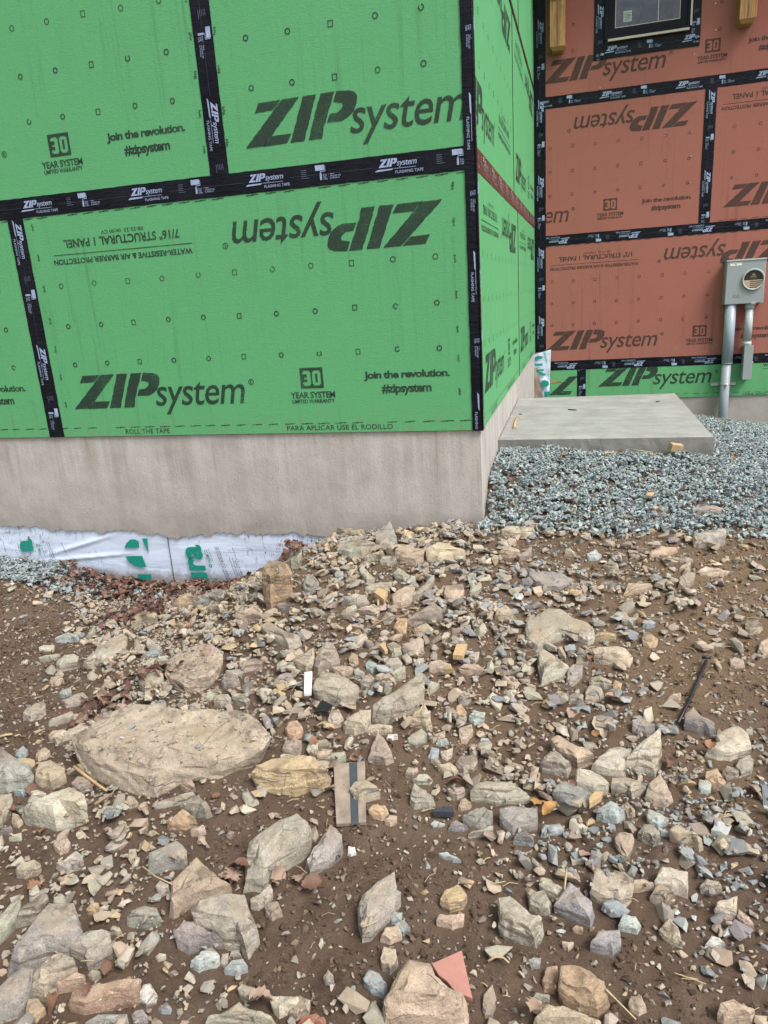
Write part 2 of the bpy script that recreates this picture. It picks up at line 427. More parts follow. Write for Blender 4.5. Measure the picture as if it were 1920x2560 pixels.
# ------------------------------------------------------------------ lettering as flat print
_tc = {}
def glyphs(txt, bold=0.0, shear=0.0, space=1.0):
    """text as flat triangles, scaled into the unit box"""
    k = (txt, bold, shear, space)
    if k in _tc: return _tc[k]
    cu = bpy.data.curves.new('t', 'FONT'); cu.body = txt; cu.resolution_u = 3
    cu.offset = bold; cu.shear = shear; cu.space_character = space; cu.fill_mode = 'FRONT' if hasattr(cu, 'fill_mode') else cu.fill_mode
    o = bpy.data.objects.new('t', cu); COL.objects.link(o)
    dg = bpy.context.evaluated_depsgraph_get()
    me = bpy.data.meshes.new_from_object(o.evaluated_get(dg))
    bm = bmesh.new(); bm.from_mesh(me); bmesh.ops.triangulate(bm, faces=bm.faces[:])
    V = np.array([v.co[:2] for v in bm.verts]); F = [tuple(v.index for v in f.verts) for f in bm.faces]; bm.free()
    bpy.data.objects.remove(o); bpy.data.curves.remove(cu); bpy.data.meshes.remove(me)
    lo = V.min(0); hi = V.max(0); V = (V-lo)/(hi-lo)
    _tc[k] = (V, F); return _tc[k]
class Print:
    """flat print in wall coordinates (u, v)"""
    def __init__(s): s.v = []; s.f = []
    def poly(s, pts):
        n = len(s.v); s.v += [tuple(p) for p in pts]
        s.f.append(tuple(range(n, n+len(pts))))
    def rect(s, a, b, c, d): s.poly([(a, b), (c, b), (c, d), (a, d)])
    def text(s, txt, u0, v0, u1, v1, bold=0, shear=0, space=1.0):
        V, F = glyphs(txt, bold, shear, space); n = len(s.v)
        s.v += [(u0+(u1-u0)*x, v0+(v1-v0)*y) for x, y in V]
        s.f += [tuple(n+i for i in f) for f in F]
    def ring(s, u, v, r, w, n=14, a0=0, part=1.0):
        k = len(s.v); m = int(n*part)
        for i in range(m+1):
            a = a0+2*math.pi*i/n
            for q in (r, r-w): s.v.append((u+q*math.cos(a), v+q*math.sin(a)))
        for i in range(m): s.f.append((k+2*i, k+2*i+2, k+2*i+3, k+2*i+1))
    def frame(s, u0, v0, u1, v1, w):
        s.rect(u0, v0, u1, v0+w); s.rect(u0, v1-w, u1, v1); s.rect(u0, v0+w, u0+w, v1-w); s.rect(u1-w, v0+w, u1, v1-w)
    def map(s, fn):
        q = Print(); q.v = [fn(*p) for p in s.v]; q.f = list(s.f); return q
    def join(s, o):
        n = len(s.v); s.v += o.v; s.f += [tuple(n+i for i in f) for f in o.f]
    def on(s, wall, eps, name, mat, parent):
        if wall == 'front': V = [(u, -eps, v) for u, v in s.v]
        elif wall == 'side': V = [(eps, u, v) for u, v in s.v]
        else: V = [(u, BACK-eps, v) for u, v in s.v]
        me = bpy.data.meshes.new(name); me.from_pydata(V, [], s.f); me.update()
        # nothing is printed past the corner of the wall
        past = any(u > -.001 for u, v in s.v) if wall == 'front' else any(u < .012 for u, v in s.v) if wall == 'side' else False
        if past:
            bm = bmesh.new(); bm.from_mesh(me)
            co, no = (((-.001, 0, 0), (1, 0, 0)) if wall == 'front' else ((0, .004, 0), (0, -1, 0)))
            bmesh.ops.bisect_plane(bm, geom=bm.verts[:]+bm.edges[:]+bm.faces[:], plane_co=co, plane_no=no, clear_outer=True)
            bm.to_mesh(me); bm.free()
        return tag(link(name, me, mat, parent), kind='stuff')

ZIPP = [[(.238,.342),(.349,.343),(.307,.305),(.217,.302)],
        [(.355,.343),(.442,.345),(.415,.318),(.248,.161),(.154,.158),(.172,.177)],
        [(.29,.198),(.386,.198),(.363,.16),(.242,.158)],
        [(.458,.344),(.523,.345),(.448,.16),(.38,.16)],
        [(.543,.344),(.611,.345),(.55,.213),(.535,.16),(.469,.161),(.488,.213)]]
ZIPB = [(.62,.346),(.682,.341),(.705,.333),(.716,.316),(.71,.285),(.694,.255),(.666,.235),(.634,.222),(.564,.223),(.581,.258),(.619,.26),(.639,.274),(.645,.286),(.641,.295),(.601,.304)]
def zip_shapes(p, jag=True):
    def edge(P):
        if not jag: return P
        out = []
        for a, b in zip(P, P[1:]+P[:1]):
            n = max(1, int(math.dist(a, b)/.012))
            for i in range(n):
                t = i/n; out.append((a[0]+(b[0]-a[0])*t+random.uniform(-.0022, .0022), a[1]+(b[1]-a[1])*t+random.uniform(-.001, .001)))
        return out
    for P in ZIPP: p.poly(edge(P))
    # the bowl as a strip between outer and inner edge
    o = ZIPB[:9]; i = [ZIPB[14], ZIPB[14], ZIPB[13], ZIPB[12], ZIPB[11], ZIPB[11], ZIPB[10], ZIPB[10], ZIPB[9]]
    k = len(p.v); p.v += o+i
    for a in range(8): p.f.append((k+a, k+a+1, k+9+a+1, k+9+a))
def big_logo(): 
    p = Print(); zip_shapes(p)
    p.text('system', .672, .116, 1.205, .288, .006, .24, .95)
    p.ring(1.246, .275, .0155, .004); p.text('R', 1.240, .267, 1.252, .283, .02)
    return p
def warranty():
    p = Print()
    # the dark box is filled round the two figures: bars and the remaining field
    a, b, c, d = 1.519, .232, 1.643, .336
    p.rect(a, b, c, b+.014); p.rect(a, d-.014, c, d); p.rect(a, b+.014, a+.014, d-.014); p.rect(c-.013, b+.014, c, d-.014)
    p.rect(a+.0575, b+.014, a+.0665, d-.014)
    # 3: notches between its strokes
    p.rect(a+.014, b+.032, a+.037, b+.046); p.rect(a+.014, b+.056, a+.037, d-.032)
    p.rect(a+.014, b+.046, a+.022, b+.056)
    # 0: its core
    p.rect(a+.082, b+.030, a+.094, d-.030)
    for (x, y) in ((a+.0145, b+.0145), (a+.051, b+.0145), (a+.0145, d-.0205), (a+.051, d-.0205), (a+.067, b+.0145), (a+.104, b+.0145), (a+.067, d-.0205), (a+.104, d-.0205)):
        p.rect(x, y, x+.006, y+.006)
    p.text('YEAR SYSTEM', 1.459, .182, 1.70, .215, .028, 0, .95)
    p.text('LIMITED WARRANTY', 1.465, .157, 1.695, .1765, .028, 0, .95)
    p.text('Join the revolution.', 1.857, .258, 2.290, .306, .033, 0, .9)
    p.text('#zipsystem', 1.945, .184, 2.197, .240, .033, 0, .9)
    return p
def structural(first='7/16" STRUCTURAL 1 PANEL', date='08-22-23  06:00 CV'):
    p = Print()
    p.text(first, 1.490, .173, 2.168, .217, .026, 0, 1.0)
    p.text(date, 1.687, .145, 1.934, .163, .012, 0, 1.0)
    p.rect(1.426, .2445, 2.240, .2485)
    p.text('WATER-RESISTIVE & AIR BARRIER PROTECTION', 1.428, .267, 2.246, .295, .030, 0, 1.0)
    return p
LOGO, WARR, STR1, STR2 = big_logo(), warranty(), structural(), structural('1/2" STRUCTURAL 1 PANEL', '08-19-23  13:22 CV')
def fasteners(u0=0.0, u1=2.4384, rows=(.405, .611, .819), phase=0):
    p = Print()
    for r, v in enumerate(rows):
        for i in range(11):
            u = .209+.2032*i
            if u < u0 or u > u1: continue
            uu, vv = u+random.uniform(-.003, .003), v+random.uniform(-.003, .003)
            if (i+1+phase) % 3 == 0 or (i == 8):
                p.frame(uu-.013, vv-.014, uu+.012, vv+.014, .0045 if r < 2 else .0035)
            else:
                p.ring(uu, vv, .0140, .0058 if r < 2 else .0042, 12, random.random()*3, 1.0 if random.random() < .8 else .85)
    return p
def edge_dashes(length=2.4384, v=.051):
    p = Print(); u = .03
    while u < length-.06:
        w = random.uniform(.05, .066)
        if random.random() < .93: 
            p.rect(u, v-.0022, u+w*.55, v+.0016); p.rect(u+w*.4, v-.0005, u+w, v+.0034)
        u += .092
    return p
def side_ticks(u):
    p = Print()
    for k in range(7):
        v = .17+k*.155+random.uniform(-.01, .01)
        for j in range(5):
            p.rect(u-.004+random.uniform(-.003, .003), v+j*.007, u+.006+random.uniform(-.003, .003), v+j*.007+.0045)
    return p
ROT = lambda u, v: (2.4384-u, 1.2192-v)

house = tag(empty('house', (0, 0, 0)), 'unfinished house clad in green and red-brown boards with black seam tape', 'house')

def panel(wall, u0, v0, u1, v1, mat, label=None):
    g = .0015
    mb = MB()
    if wall == 'front': mb.box((u0+g, 0, v0+g), (u1-g, .011, v1-g))
    elif wall == 'side': mb.box((-.011, u0+g, v0+g), (0, u1-g, v1-g))
    else: mb.box((u0+g, BACK, v0+g), (u1-g, BACK+.011, v1-g))
    o = mb.build('sheathing_panel', M[mat], house, .0012, 1)
    if label: o['label'] = label
    return o
def put(parent, wall, u0, v0, ink, prints, su=1.0, eps=.0014):
    for nm, p in prints:
        q = p.map(lambda u, v: (u0+u*su, v0+v))
        q.on(wall, eps, nm, M[ink], parent)
STD = lambda inv=STR1, roll=True: [('logo_print', LOGO), ('warranty_print', WARR)]
def rolls():
    p = edge_dashes(); p.text('ROLL THE TAPE', .455, .014, .73, .041, .008, 0, 1.05); p.text('PARA APLICAR USE EL RODILLO', 1.42, .016, 1.99, .042, .008, 0, 1.02)
    return p
def full(parent, wall, u0, v0, ink, inv=STR1, su=1.0, lower=True, upper=True, roll=True, phase=0, rows=(.405, .611, .819)):
    L = [('fastener_print', fasteners(phase=phase, rows=rows))]
    if lower: L += [('logo_print', LOGO), ('warranty_print', WARR)]
    if upper: L += [('logo_print', LOGO.map(ROT)), ('structural_print', inv.map(ROT))]
    if roll: L += [('edge_print', rolls())]
    else: L += [('edge_print', edge_dashes())]
    L += [('edge_print', edge_dashes(v=.056).map(ROT))]
    put(parent, wall, u0, v0, ink, L, su)

TOP = 3.62
# front wall: two visible courses, a third above the picture
p = panel('front', -2.4330, 0, 0, 1.2170, 'green'); full(p, 'front', -2.4384, 0, 'ink_green')
put(p, 'front', 0, 0, 'ink_green', [('edge_print', side_ticks(-.105)), ('edge_print', side_ticks(-2.34))])
p = panel('front', -4.87, 0, -2.4335, 1.2170, 'green'); full(p, 'front', -4.878, 0, 'ink_green')
p = panel('front', -1.2300, 1.2180, 0, 2.4310, 'green', 'green panel with a large dark logo cut by the wall corner')
put(p, 'front', -1.234, 1.207, 'ink_green', [('logo_print', LOGO), ('fastener_print', fasteners(u1=1.1)), ('edge_print', edge_dashes(1.2, .058))])
put(p, 'front', -1.234, 1.207, 'ink_green', [('edge_print', side_ticks(.06))])
p = panel('front', -3.668, 1.2180, -1.2305, 2.4310, 'green'); full(p, 'front', -3.672, 1.207, 'ink_green', upper=False, roll=False)
put(p, 'front', -3.672, 1.207, 'ink_green', [('edge_print', side_ticks(2.375))])
for a, b in ((-2.4330, 0), (-4.87, -2.4335)): panel('front', a, 2.4325, b, TOP, 'green')
# side wall
p = panel('side', 0.0115, 0, 2.205, 1.2170, 'green'); put(p, 'side', -.02, 0, 'ink_green', [('logo_print', LOGO), ('warranty_print', WARR), ('logo_print', LOGO.map(ROT)), ('structural_print', STR1.map(ROT)), ('fastener_print', fasteners()), ('edge_print', rolls())], .905)
p = panel('side', 2.2095, 0, BACK, 1.2170, 'green'); put(p, 'side', 2.19, 0, 'ink_green', [('logo_print', LOGO), ('warranty_print', WARR), ('logo_print', LOGO.map(ROT)), ('structural_print', STR1.map(ROT)), ('fastener_print', fasteners()), ('edge_print', rolls())], .80)
p = panel('side', 0.0115, 1.2180, 1.925, 2.365, 'green'); put(p, 'side', -.38, 1.207, 'ink_green', [('logo_print', LOGO), ('structural_print', STR1.map(lambda u, v: (u*.93+.09, .55-v))), ('fastener_print', fasteners(u0=.45, rows=(.42, .63, .85)))], .95)
put(p, 'side', -.42, 1.18, 'ink_green', [('logo_print', LOGO.map(ROT))], .98)
p = panel('side', 1.9295, 1.2180, BACK, 2.365, 'green'); put(p, 'side', 1.93, 1.207, 'ink_green', [('logo_print', LOGO), ('warranty_print', WARR), ('structural_print', STR1.map(ROT)), ('logo_print', LOGO.map(ROT))], .9)
p = panel('side', 0.0115, 2.3675, 2.44, TOP, 'green'); put(p, 'side', .2, 2.36, 'ink_green', [('logo_print', LOGO), ('warranty_print', WARR)], .9)
p = panel('side', 2.4435, 2.3675, BACK, TOP, 'green')
# rear wall (red-brown), a green course along the bottom
GX = 3.95
p = panel('back', -.02, -.144, 2.373, 1.0470, 'red'); 
put(p, 'back', -.045, -.152, 'ink_red', [('logo_print', LOGO), ('warranty_print', WARR), ('logo_print', LOGO.map(ROT)), ('structural_print', STR2.map(ROT)), ('fastener_print', fasteners())])
put(p, 'back', -.045, -.16, 'ink_red', [('edge_print', edge_dashes(v=.062).map(ROT))])
p = panel('back', 2.3765, -.144, GX, 1.0470, 'red')
p = panel('back', -.02, 1.0490, 1.5215, 2.2460, 'red')
put(p, 'back', -.885, 1.045, 'ink_red', [('logo_print', LOGO), ('warranty_print', WARR), ('fastener_print', fasteners(u0=.95).map(lambda u, v: (u+.008, v))), ('edge_print', edge_dashes(v=.058).map(ROT))])
put(p, 'back', -.875, 1.05, 'ink_red', [('logo_print', LOGO.map(ROT))])
p = panel('back', 1.5245, 1.0490, GX, 2.2460, 'red')
put(p, 'back', 1.522, 1.055, 'ink_red', [('logo_print', LOGO), ('fastener_print', fasteners()), ('logo_print', LOGO.map(ROT)), ('structural_print', STR2.map(lambda u, v: (2.4384-u-.10, 1.2192-v+.03))), ('edge_print', rolls())])
p = panel('back', -.02, 2.2490, 2.373, 3.45, 'red')
put(p, 'back', -.068, 2.244, 'ink_red', [('logo_print', LOGO), ('warranty_print', WARR), ('fastener_print', fasteners(rows=(.40, .605, .81)))])
p = panel('back', 2.3765, 2.2490, GX, 3.45, 'red'); p = panel('back', -.02, 3.4525, GX, 3.95, 'red')
p = panel('back', .4560, -.499, GX-.6, -.1455, 'green', 'narrow green strip of panel along the foundation with a dark logo')
put(p, 'back', .463, -.529, 'ink_green', [('logo_print', LOGO.map(lambda u, v: (u, min(v, .345)))), ('structural_print', STR1.map(lambda u, v: (u+.05, .445-v*1.0) if False else (u+.22, v+.035)))])
put(p, 'back', .463, -.505, 'ink_green', [('edge_print', edge_dashes(v=.042)), ('edge_print', (lambda q: (q.text('PARA APLICAR USE EL RODILLO', 1.49, .008, 2.08, .034, .008), q)[1])(Print()))])
p = panel('back', .10, -.499, .4530, -.1455, 'green')
zz = Print(); [zz.poly(P) for P in ZIPP[1:3]]
put(p, 'back', -.02, -.60, 'ink_green', [('logo_print', zz)])
q = Print(); q.poly([(.15, -.318), (.32, -.305), (.15, -.292)]); o = q.on('back', .003, 'tape_scrap', M['timber'], p)

# foundation: concrete with a ragged lower edge, membrane below it
def ragged(wall, name, mat, u0, u1, v_top, edge, y_face, depth, parent, step=.02):
    n = int((u1-u0)/step); us = np.linspace(u0, u1, n+1)
    rng = random.Random(3)
    vb = [edge(u)+rng.uniform(-.012, .012)*(1 if rng.random() < .5 else .3)+.02*float(mnoise.noise(Vector((u*9, 3.1, 0)))) for u in us]
    V = []; F = []
    rows = 5
    for i, u in enumerate(us):
        for r in range(rows):
            f = r/(rows-1); v = v_top+(vb[i]-v_top)*f
            off = .004*float(mnoise.noise(Vector((u*5, v*5, 1))))+(.004 if r == rows-1 else 0)
            V.append((u, y_face+off, v) if wall == 'front' else (y_face-off, u, v))
        V.append((u, y_face+depth, vb[i]+.004) if wall == 'front' else (y_face-depth, u, vb[i]+.004))
    k = rows+1
    for i in range(n):
        for r in range(rows):
            a = i*k+r
            F.append((a, a+1, a+1+k, a+k) if wall == 'front' else (a, a+k, a+1+k, a+1))
    me = bpy.data.meshes.new(name); me.from_pydata(V, [], F); me.update()
    return link(name, me, mat, parent)
def cedge(u):
    return float(np.interp(u, [-8, -3.0, -2.72, -2.4, -2.15, -1.9, -1.78, -1.6, -1.27, -.94, -.6, .01], [-.56, -.545, -.555, -.575, -.56, -.575, -.60, -.575, -.565, -.565, -.575, -.60]))
fd = MB()
fd.box((-8, .05, -1.4), (-.06, 7.0, -.003)); 
fd.box((-.07, BACK+.055, -1.4), (GX, 7.0, -.502))
core = fd.build('foundation_core', M['concrete'], house)
c1 = ragged('front', 'foundation_face', M['concrete'], -8, -.011, -.001, cedge, .0115, .02, house)
mb = MB(); mb.box((-.055, .0125, -1.2), (-.0115, BACK+.2, -.001)); s_face = mb.build('foundation_side', M['concrete'], house)
mb = MB(); mb.box((-.01, BACK+.0125, -1.3), (GX, BACK+.054, -.5005)); mb.build('foundation_rear', M['concrete'], house)
mb = MB(); mb.box((-8, .012, -.0035), (-.0115, .049, -.0005)); mb.build('sill_gasket', M['osb'], house)

# waterproofing membrane with teal print, wavy, behind the broken lower edge
def memb(u0, u1, v0, v1, n, k, yf, name):
    V = []; F = []
    for i in range(n+1):
        for j in range(k+1):
            u = u0+(u1-u0)*i/n; v = v0+(v1-v0)*j/k
            y = yf+.004*float(mnoise.noise(Vector((u*4, v*9, 2))))
            # a few long creases near the left
            for (a, b, c, d, w) in ((-2.75, -.75, -2.15, -.58, .010), (-2.75, -.78, -2.05, -.70, .008)):
                t = min(1, max(0, ((u-a)*(c-a)+(v-b)*(d-b))/((c-a)**2+(d-b)**2))); ds = math.hypot(u-a-t*(c-a), v-b-t*(d-b))
                y -= .012*math.exp(-(ds/w)**2)*math.sin(math.pi*min(1, max(0, t)))
            V.append((u, y, v))
    for i in range(n):
        for j in range(k):
            a = i*(k+1)+j; F.append((a, a+k+1, a+k+2, a+1))
    me = bpy.data.meshes.new(name); me.from_pydata(V, [], F); me.polygons.foreach_set('use_smooth', [True]*len(F)); me.update()
    return link(name, me, M['membrane'], house)
memb_o = memb(-5.0, -.06, -1.15, -.52, 420, 60, .026, 'membrane')
mb = MB(); mb.box((-1.842, .0205, -1.0), (-1.838, .0222, -.56)); mb.build('membrane_seam', M['blackprint'], memb_o)
def F2(px, py): q = aty(px, py, .02); return (q[0], q[2])
def Z7(x, y): return F2(x*.42194, 1050+y*.42194)
tp = Print()
tp.poly([Z7(740,755), Z7(752,728), Z7(775,706), Z7(800,705), Z7(825,716), Z7(828,755)])
tp.poly([Z7(842,700), Z7(876,700), Z7(884,792), Z7(866,752)])
tp.poly([Z7(748,805), Z7(845,803), Z7(870,868), Z7(835,871), Z7(800,862), Z7(772,845), Z7(755,825)])
tp.poly([Z7(819,912), Z7(899,912), Z7(903,960), Z7(821,960)])
def vtext(p, txt, pa, pb, pc, bold=.03):
    """text running up: pa start of baseline, pb end of baseline, pc a point giving letter height"""
    V, F = glyphs(txt, bold, 0, 1.0); n = len(p.v)
    a, b, c = np.array(pa), np.array(pb), np.array(pc)
    p.v += [tuple(a+(b-a)*x+(c-a)*y) for x, y in V]; p.f += [tuple(n+i for i in f) for f in F]
vtext(tp, 'ura', Z7(1248, 985), Z7(1190, 737), Z7(1150, 985), .035)
vtext(tp, 'a', Z7(206, 778), Z7(190, 700), Z7(128, 783), .035)
vtext(tp, 'TREMCO', Z7(1258, 842), Z7(1226, 765), Z7(1241, 847), .01)
vtext(tp, 'TREMCO', Z7(252, 800), Z7(236, 735), Z7(238, 803), .01)
tp.ring(*Z7(1250, 862), .011, .006); 
vtext(tp, 'v', Z7(795, 935), Z7(790, 915), Z7(778, 938), .02); vtext(tp, 'v', Z7(1292, 950), Z7(1286, 932), Z7(1277, 950), .02)
tp.on('front', -.0145, 'teal_lettering', M['teal'], memb_o)
bp = Print()
def vline(x0, y0, x1, y1):
    a = np.array(Z7(x0, y0)); b = np.array(Z7(x1, y1)); L = np.linalg.norm(b-a); d = (b-a)/L; nn = np.array([-d[1], d[0]])*.0016
    s = 0
    while s < L:
        w = random.uniform(.006, .022); e = min(L, s+w)
        bp.poly([a+d*s-nn, a+d*e-nn, a+d*e+nn, a+d*s+nn]); s = e+.004
for args in ((1236,760,1265,838),(1274,750,1350,950),(1283,750,1360,950),(1292,750,1368,950),(1362,820,1402,930),(1380,755,1440,930),(1378,815,1412,925),(1395,830,1428,930),(240,720,270,805),(278,718,320,830),(288,720,335,835),(365,725,400,795)): vline(*args)
bp.on('front', -.0143, 'small_print', M['blackprint'], memb_o)

# membrane flap at the inner corner, over the rear wall
fl = MB()
def crumple(P00, P10, P01, P11, n, k, amp, seed):
    V = []; F = []
    for i in range(n+1):
        for j in range(k+1):
            a = np.array(P00)*(1-i/n)+np.array(P10)*(i/n); b = np.array(P01)*(1-i/n)+np.array(P11)*(i/n)
            q = a*(1-j/k)+b*(j/k); q = q+np.array([0, -1, 0])*amp*(.5+float(mnoise.noise(Vector((q[0]*16, q[2]*9, seed)))))
            V.append(tuple(q))
    for i in range(n):
        for j in range(k):
            a = i*(k+1)+j; F.append((a, a+k+1, a+k+2, a+1))
    return V, F
mp = lambda x, y, d: aty(1140+x*.18081, 760+y*.18081, BACK-d)
V, F = crumple(mp(1050,1340,.012), mp(1290,1300,.012), mp(1060,700,.012), mp(1315,628,.012), 26, 44, .014, 5)
# cut the flap's left part above the concrete
me = bpy.data.meshes.new('membrane_flap'); me.from_pydata(V, [], F); me.polygons.foreach_set('use_smooth', [True]*len(F)); me.update()
flap = link('membrane_flap', me, M['membrane'], house)
V, F = crumple(mp(1055,1345,.03), mp(1215,1335,.03), mp(1060,890,.03), mp(1130,880,.03), 14, 30, .022, 9)
me = bpy.data.meshes.new('muddy_wrap'); me.from_pydata(V, [], F); me.polygons.foreach_set('use_smooth', [True]*len(F)); me.update()
M['mudwrap'] = mat_flat('muddy_plastic_wrap', (.27, .215, .165), .25, 0, .45, 14)
link('muddy_wrap', me, M['mudwrap'], flap)
fp = Print()
fw = lambda x, y: (lambda q: (q[0], q[2]))(mp(x, y, .03))
fp.poly([fw(1085,780), fw(1090,735), fw(1130,718), fw(1195,722), fw(1195,755), fw(1140,757), fw(1130,785)])
fp.poly([fw(1085,825), fw(1195,822), fw(1197,852), fw(1090,855)])
fp.poly([fw(1110,905), fw(1215,900), fw(1215,925), fw(1150,928), fw(1215,960), fw(1238,962), fw(1240,988), fw(1190,990), fw(1110,940)])
fp.poly([fw(1168,1100), fw(1190,1060), fw(1230,1050), fw(1275,1070), fw(1290,1110), fw(1262,1140), fw(1215,1150), fw(1180,1130)])
fp.poly([fw(1215,1215), fw(1298,1210), fw(1298,1260), fw(1265,1285), fw(1225,1280)])
V2, F2_ = glyphs('nudura', .02); n0 = len(fp.v); a, b, c = [np.array(fw(*q)) for q in ((1262, 815), (1228, 640), (1232, 825))]
fp.v += [tuple(a+(b-a)*x+(c-a)*y) for x, y in V2]; fp.f += [tuple(n0+i for i in f) for f in F2_]
fp.on('back', .032, 'teal_lettering', M['teal'], flap)

# ------------------------------------------------------------------ flashing tape
def tape_unit():
    """one repeat of the printed strip, s along the tape from the logo's foot, r across (up)"""
    a = Print(); b = Print()
    k = .19
    zp = Print(); zip_shapes(zp, False)
    a.join(zp.map(lambda u, v: (.018+(u-.154)*.158, -.002+(v-.16)*.185)))
    a.text('system', .104, -.0085, .196, .0205, .004, .22, .92)
    a.rect(.092, -.0118, .193, -.0100)
    a.poly([(0, -.0185), (.012, -.0105), (.090, -.0100), (.078, -.0160)])
    a.text('FLASHING TAPE', .096, -.0325, .226, -.0200, .003)
    b.text('TM', .200, .020, .209, .025)
    b.rect(.23, -.0005, .6437, .0004)
    for i in range(5): b.rect(.286, .022-i*.0085, .312+(.012 if i == 4 else 0), .0252-i*.0085)
    a.rect(.357, .016, .402, .039); a.rect(.404, .010, .4065, .036); a.rect(.383, .010, .404, .0125); a.rect(.3810, .004, .3835, .0125)
    a.rect(.378, -.025, .387, .004)
    for i, w in enumerate(('ROLL', 'THE', 'TAPE')): a.text(w, .392, -.001-i*.009-.0068, .414-(.004 if i == 1 else 0), -.001-i*.009, .004)
    b.rect(.4215, -.026, .4225, .001)
    for i, (w, l) in enumerate((('PARA', .020), ('APLICAR USE', .052), ('EL RODILLO', .046))): a.text(w, .428, .001-i*.009-.0068, .428+l, .001-i*.009, .004)
    return a, b
TU = tape_unit()
def tape(wall, kind, c, s0, s1, start, half=.049, mat='tape', flip=False, eps=.0032, period=.6437, tp=('tprint', 'tprint_dim'), label=None, holes=None):
    """kind 'h': strip at v=c from u=s0..s1; kind 'v': strip at u=c from v=s0..s1. start = where a repeat begins"""
    if kind == 'h': W = lambda s, r: (s, c+r)
    else: W = lambda s, r: (c+r, s)
    V = []; F = []; n = max(2, int(abs(s1-s0)/.03)); rr = [-half, -half*.55, -half*.04, half*.04, half*.55, half]
    rng = random.Random(int(c*1000)+n)
    for i in range(n+1):
        s = s0+(s1-s0)*i/n
        for j, r in enumerate(rr):
            jr = rng.uniform(-.0012, .0012) if j in (0, 5) else 0
            bow = .0012*float(mnoise.noise(Vector((s*7, r*30, c))))+(-.0004 if j in (2, 3) else .0004)
            e = eps-.0012+(0 if j in (0, 5) else abs(bow))
            u, v = W(s, r+jr)
            V.append((u, -e, v) if wall == 'front' else (e, u, v) if wall == 'side' else (u, BACK-e, v))
    for i in range(n):
        for j in range(5):
            a = i*6+j; F.append((a, a+6, a+7, a+1))
    me = bpy.data.meshes.new('flashing_tape'); me.from_pydata(V, [], F); me.polygons.foreach_set('use_smooth', [True]*len(F)); me.update()
    o = link('flashing_tape', me, M[mat], house)
    if label: o['label'] = label
    if not tp: return o
    for P, mt, nm in ((TU[0], tp[0], 'tape_lettering'), (TU[1], tp[1], 'tape_small_print')):
        acc = Print(); lo, hi = min(s0, s1), max(s0, s1)
        k0 = int(math.floor((lo-start)/period))-1
        for k in range(k0, k0+int((hi-lo)/period)+4):
            base = start+k*period
            if kind == 'h': fn = (lambda s, r: (base+s, c+r)) if not flip else (lambda s, r: (base-s, c-r))
            else: fn = (lambda s, r: (c+r, base-s)) if not flip else (lambda s, r: (c-r, base+s))
            q = P.map(fn)
            sv = [p[0] if kind == 'h' else p[1] for p in q.v]
            # keep the shapes that lie wholly on the strip
            keep = [f for f in q.f if all(lo+.002 < sv[i] < hi-.002 for i in f)]
            if keep: q.f = keep; acc.join(q)
        if acc.f: acc.on(wall, eps+.0012, nm, M[mt], o)
    return o
tape('front', 'h', H, -5, -.045, -2.389)
tape('front', 'v', -1.2318, H+.049, TOP, 1.600, eps=.0036)
tape('front', 'v', -2.4365, .003, H-.046, 1.168, eps=.0036)
tape('front', 'h', 2.4318, -5, -.045, -2.2)
# corner tape, folded round the arris
tape('front', 'v', -.0235, 0, TOP, 1.475, half=.0235, eps=.0058, tp=None, label='corner tape on the front face')
tape('side', 'v', .022, 0, TOP, 1.475, half=.022, eps=.0058, tp=None)
acc = Print()
for k in range(-2, 5):
    q = TU[0].map(lambda s, r: (r, 1.475+k*.6437-s)); acc.join(q)
F_all = [f for f in acc.f if all(.006 < acc.v[i][1] < TOP for i in f)]
acc.f = [f for f in F_all if all(acc.v[i][0] < -.001 for i in f)]; acc.on('front', .0072, 'tape_lettering', M['tprint'], house)
acc.f = [f for f in F_all if all(acc.v[i][0] > .001 for i in f)]; acc.on('side', .0072, 'tape_lettering', M['tprint'], house)
mb = MB(); mb.tube([(.0012, -.0012, 0), (.0012, -.0012, TOP)], .0055, 8); mb.build('tape_fold', M['tape'], house)
tape('side', 'h', 1.218, .05, BACK, .25, mat='tape_brown', tp=('tprint_brown', 'tprint_brown'), period=.36, label='brown flashing tape along the side wall seam')
tape('side', 'h', 2.366, .05, BACK, .2, half=.022, mat='tape_dark', tp=None)
for z0, z1, y in ((0, 1.17, 2.2073), (1.266, 2.34, 1.9273), (2.39, TOP, 2.4418)):
    mb = MB(); mb.box((.0002, y-.014, z0), (.0022, y+.014, z1)); mb.build('seam_sealant', M['tape_dark'], house)
# rear wall tapes
tape('back', 'h', 1.049, .05, GX, 1.62, flip=True, half=.047)
tape('back', 'h', 2.2475, .05, GX, .58, half=.050)
tape('back', 'h', -.145, .12, GX, 1.06, flip=True, half=.046)
tape('back', 'v', 1.522, 1.098, 2.197, 2.19, eps=.0036)
tape('back', 'v', 2.375, 2.30, 3.45, 2.9, eps=.0036)
tape('back', 'v', 2.375, -.10, 1.0, .9, eps=.0036)
tape('back', 'v', .4545, -.497, -.193, .02, half=.043, eps=.0036)
tape('back', 'v', .055, .0, TOP, 2.93, half=.05, eps=.0045)
tape('side', 'v', BACK-.03, .0, TOP, 2.93, half=.028, tp=None, eps=.0045)

# roof edge over the walls, above the picture
mb = MB(); mb.box((-8, .02, TOP), (-.012, 7, TOP+.15)); mb.build('roof', M['roof'], house)
mb = MB(); mb.box((-.012, BACK-.62, 3.955), (GX+.3, 7, 4.1)); mb.build('roof', M['roof'], house)

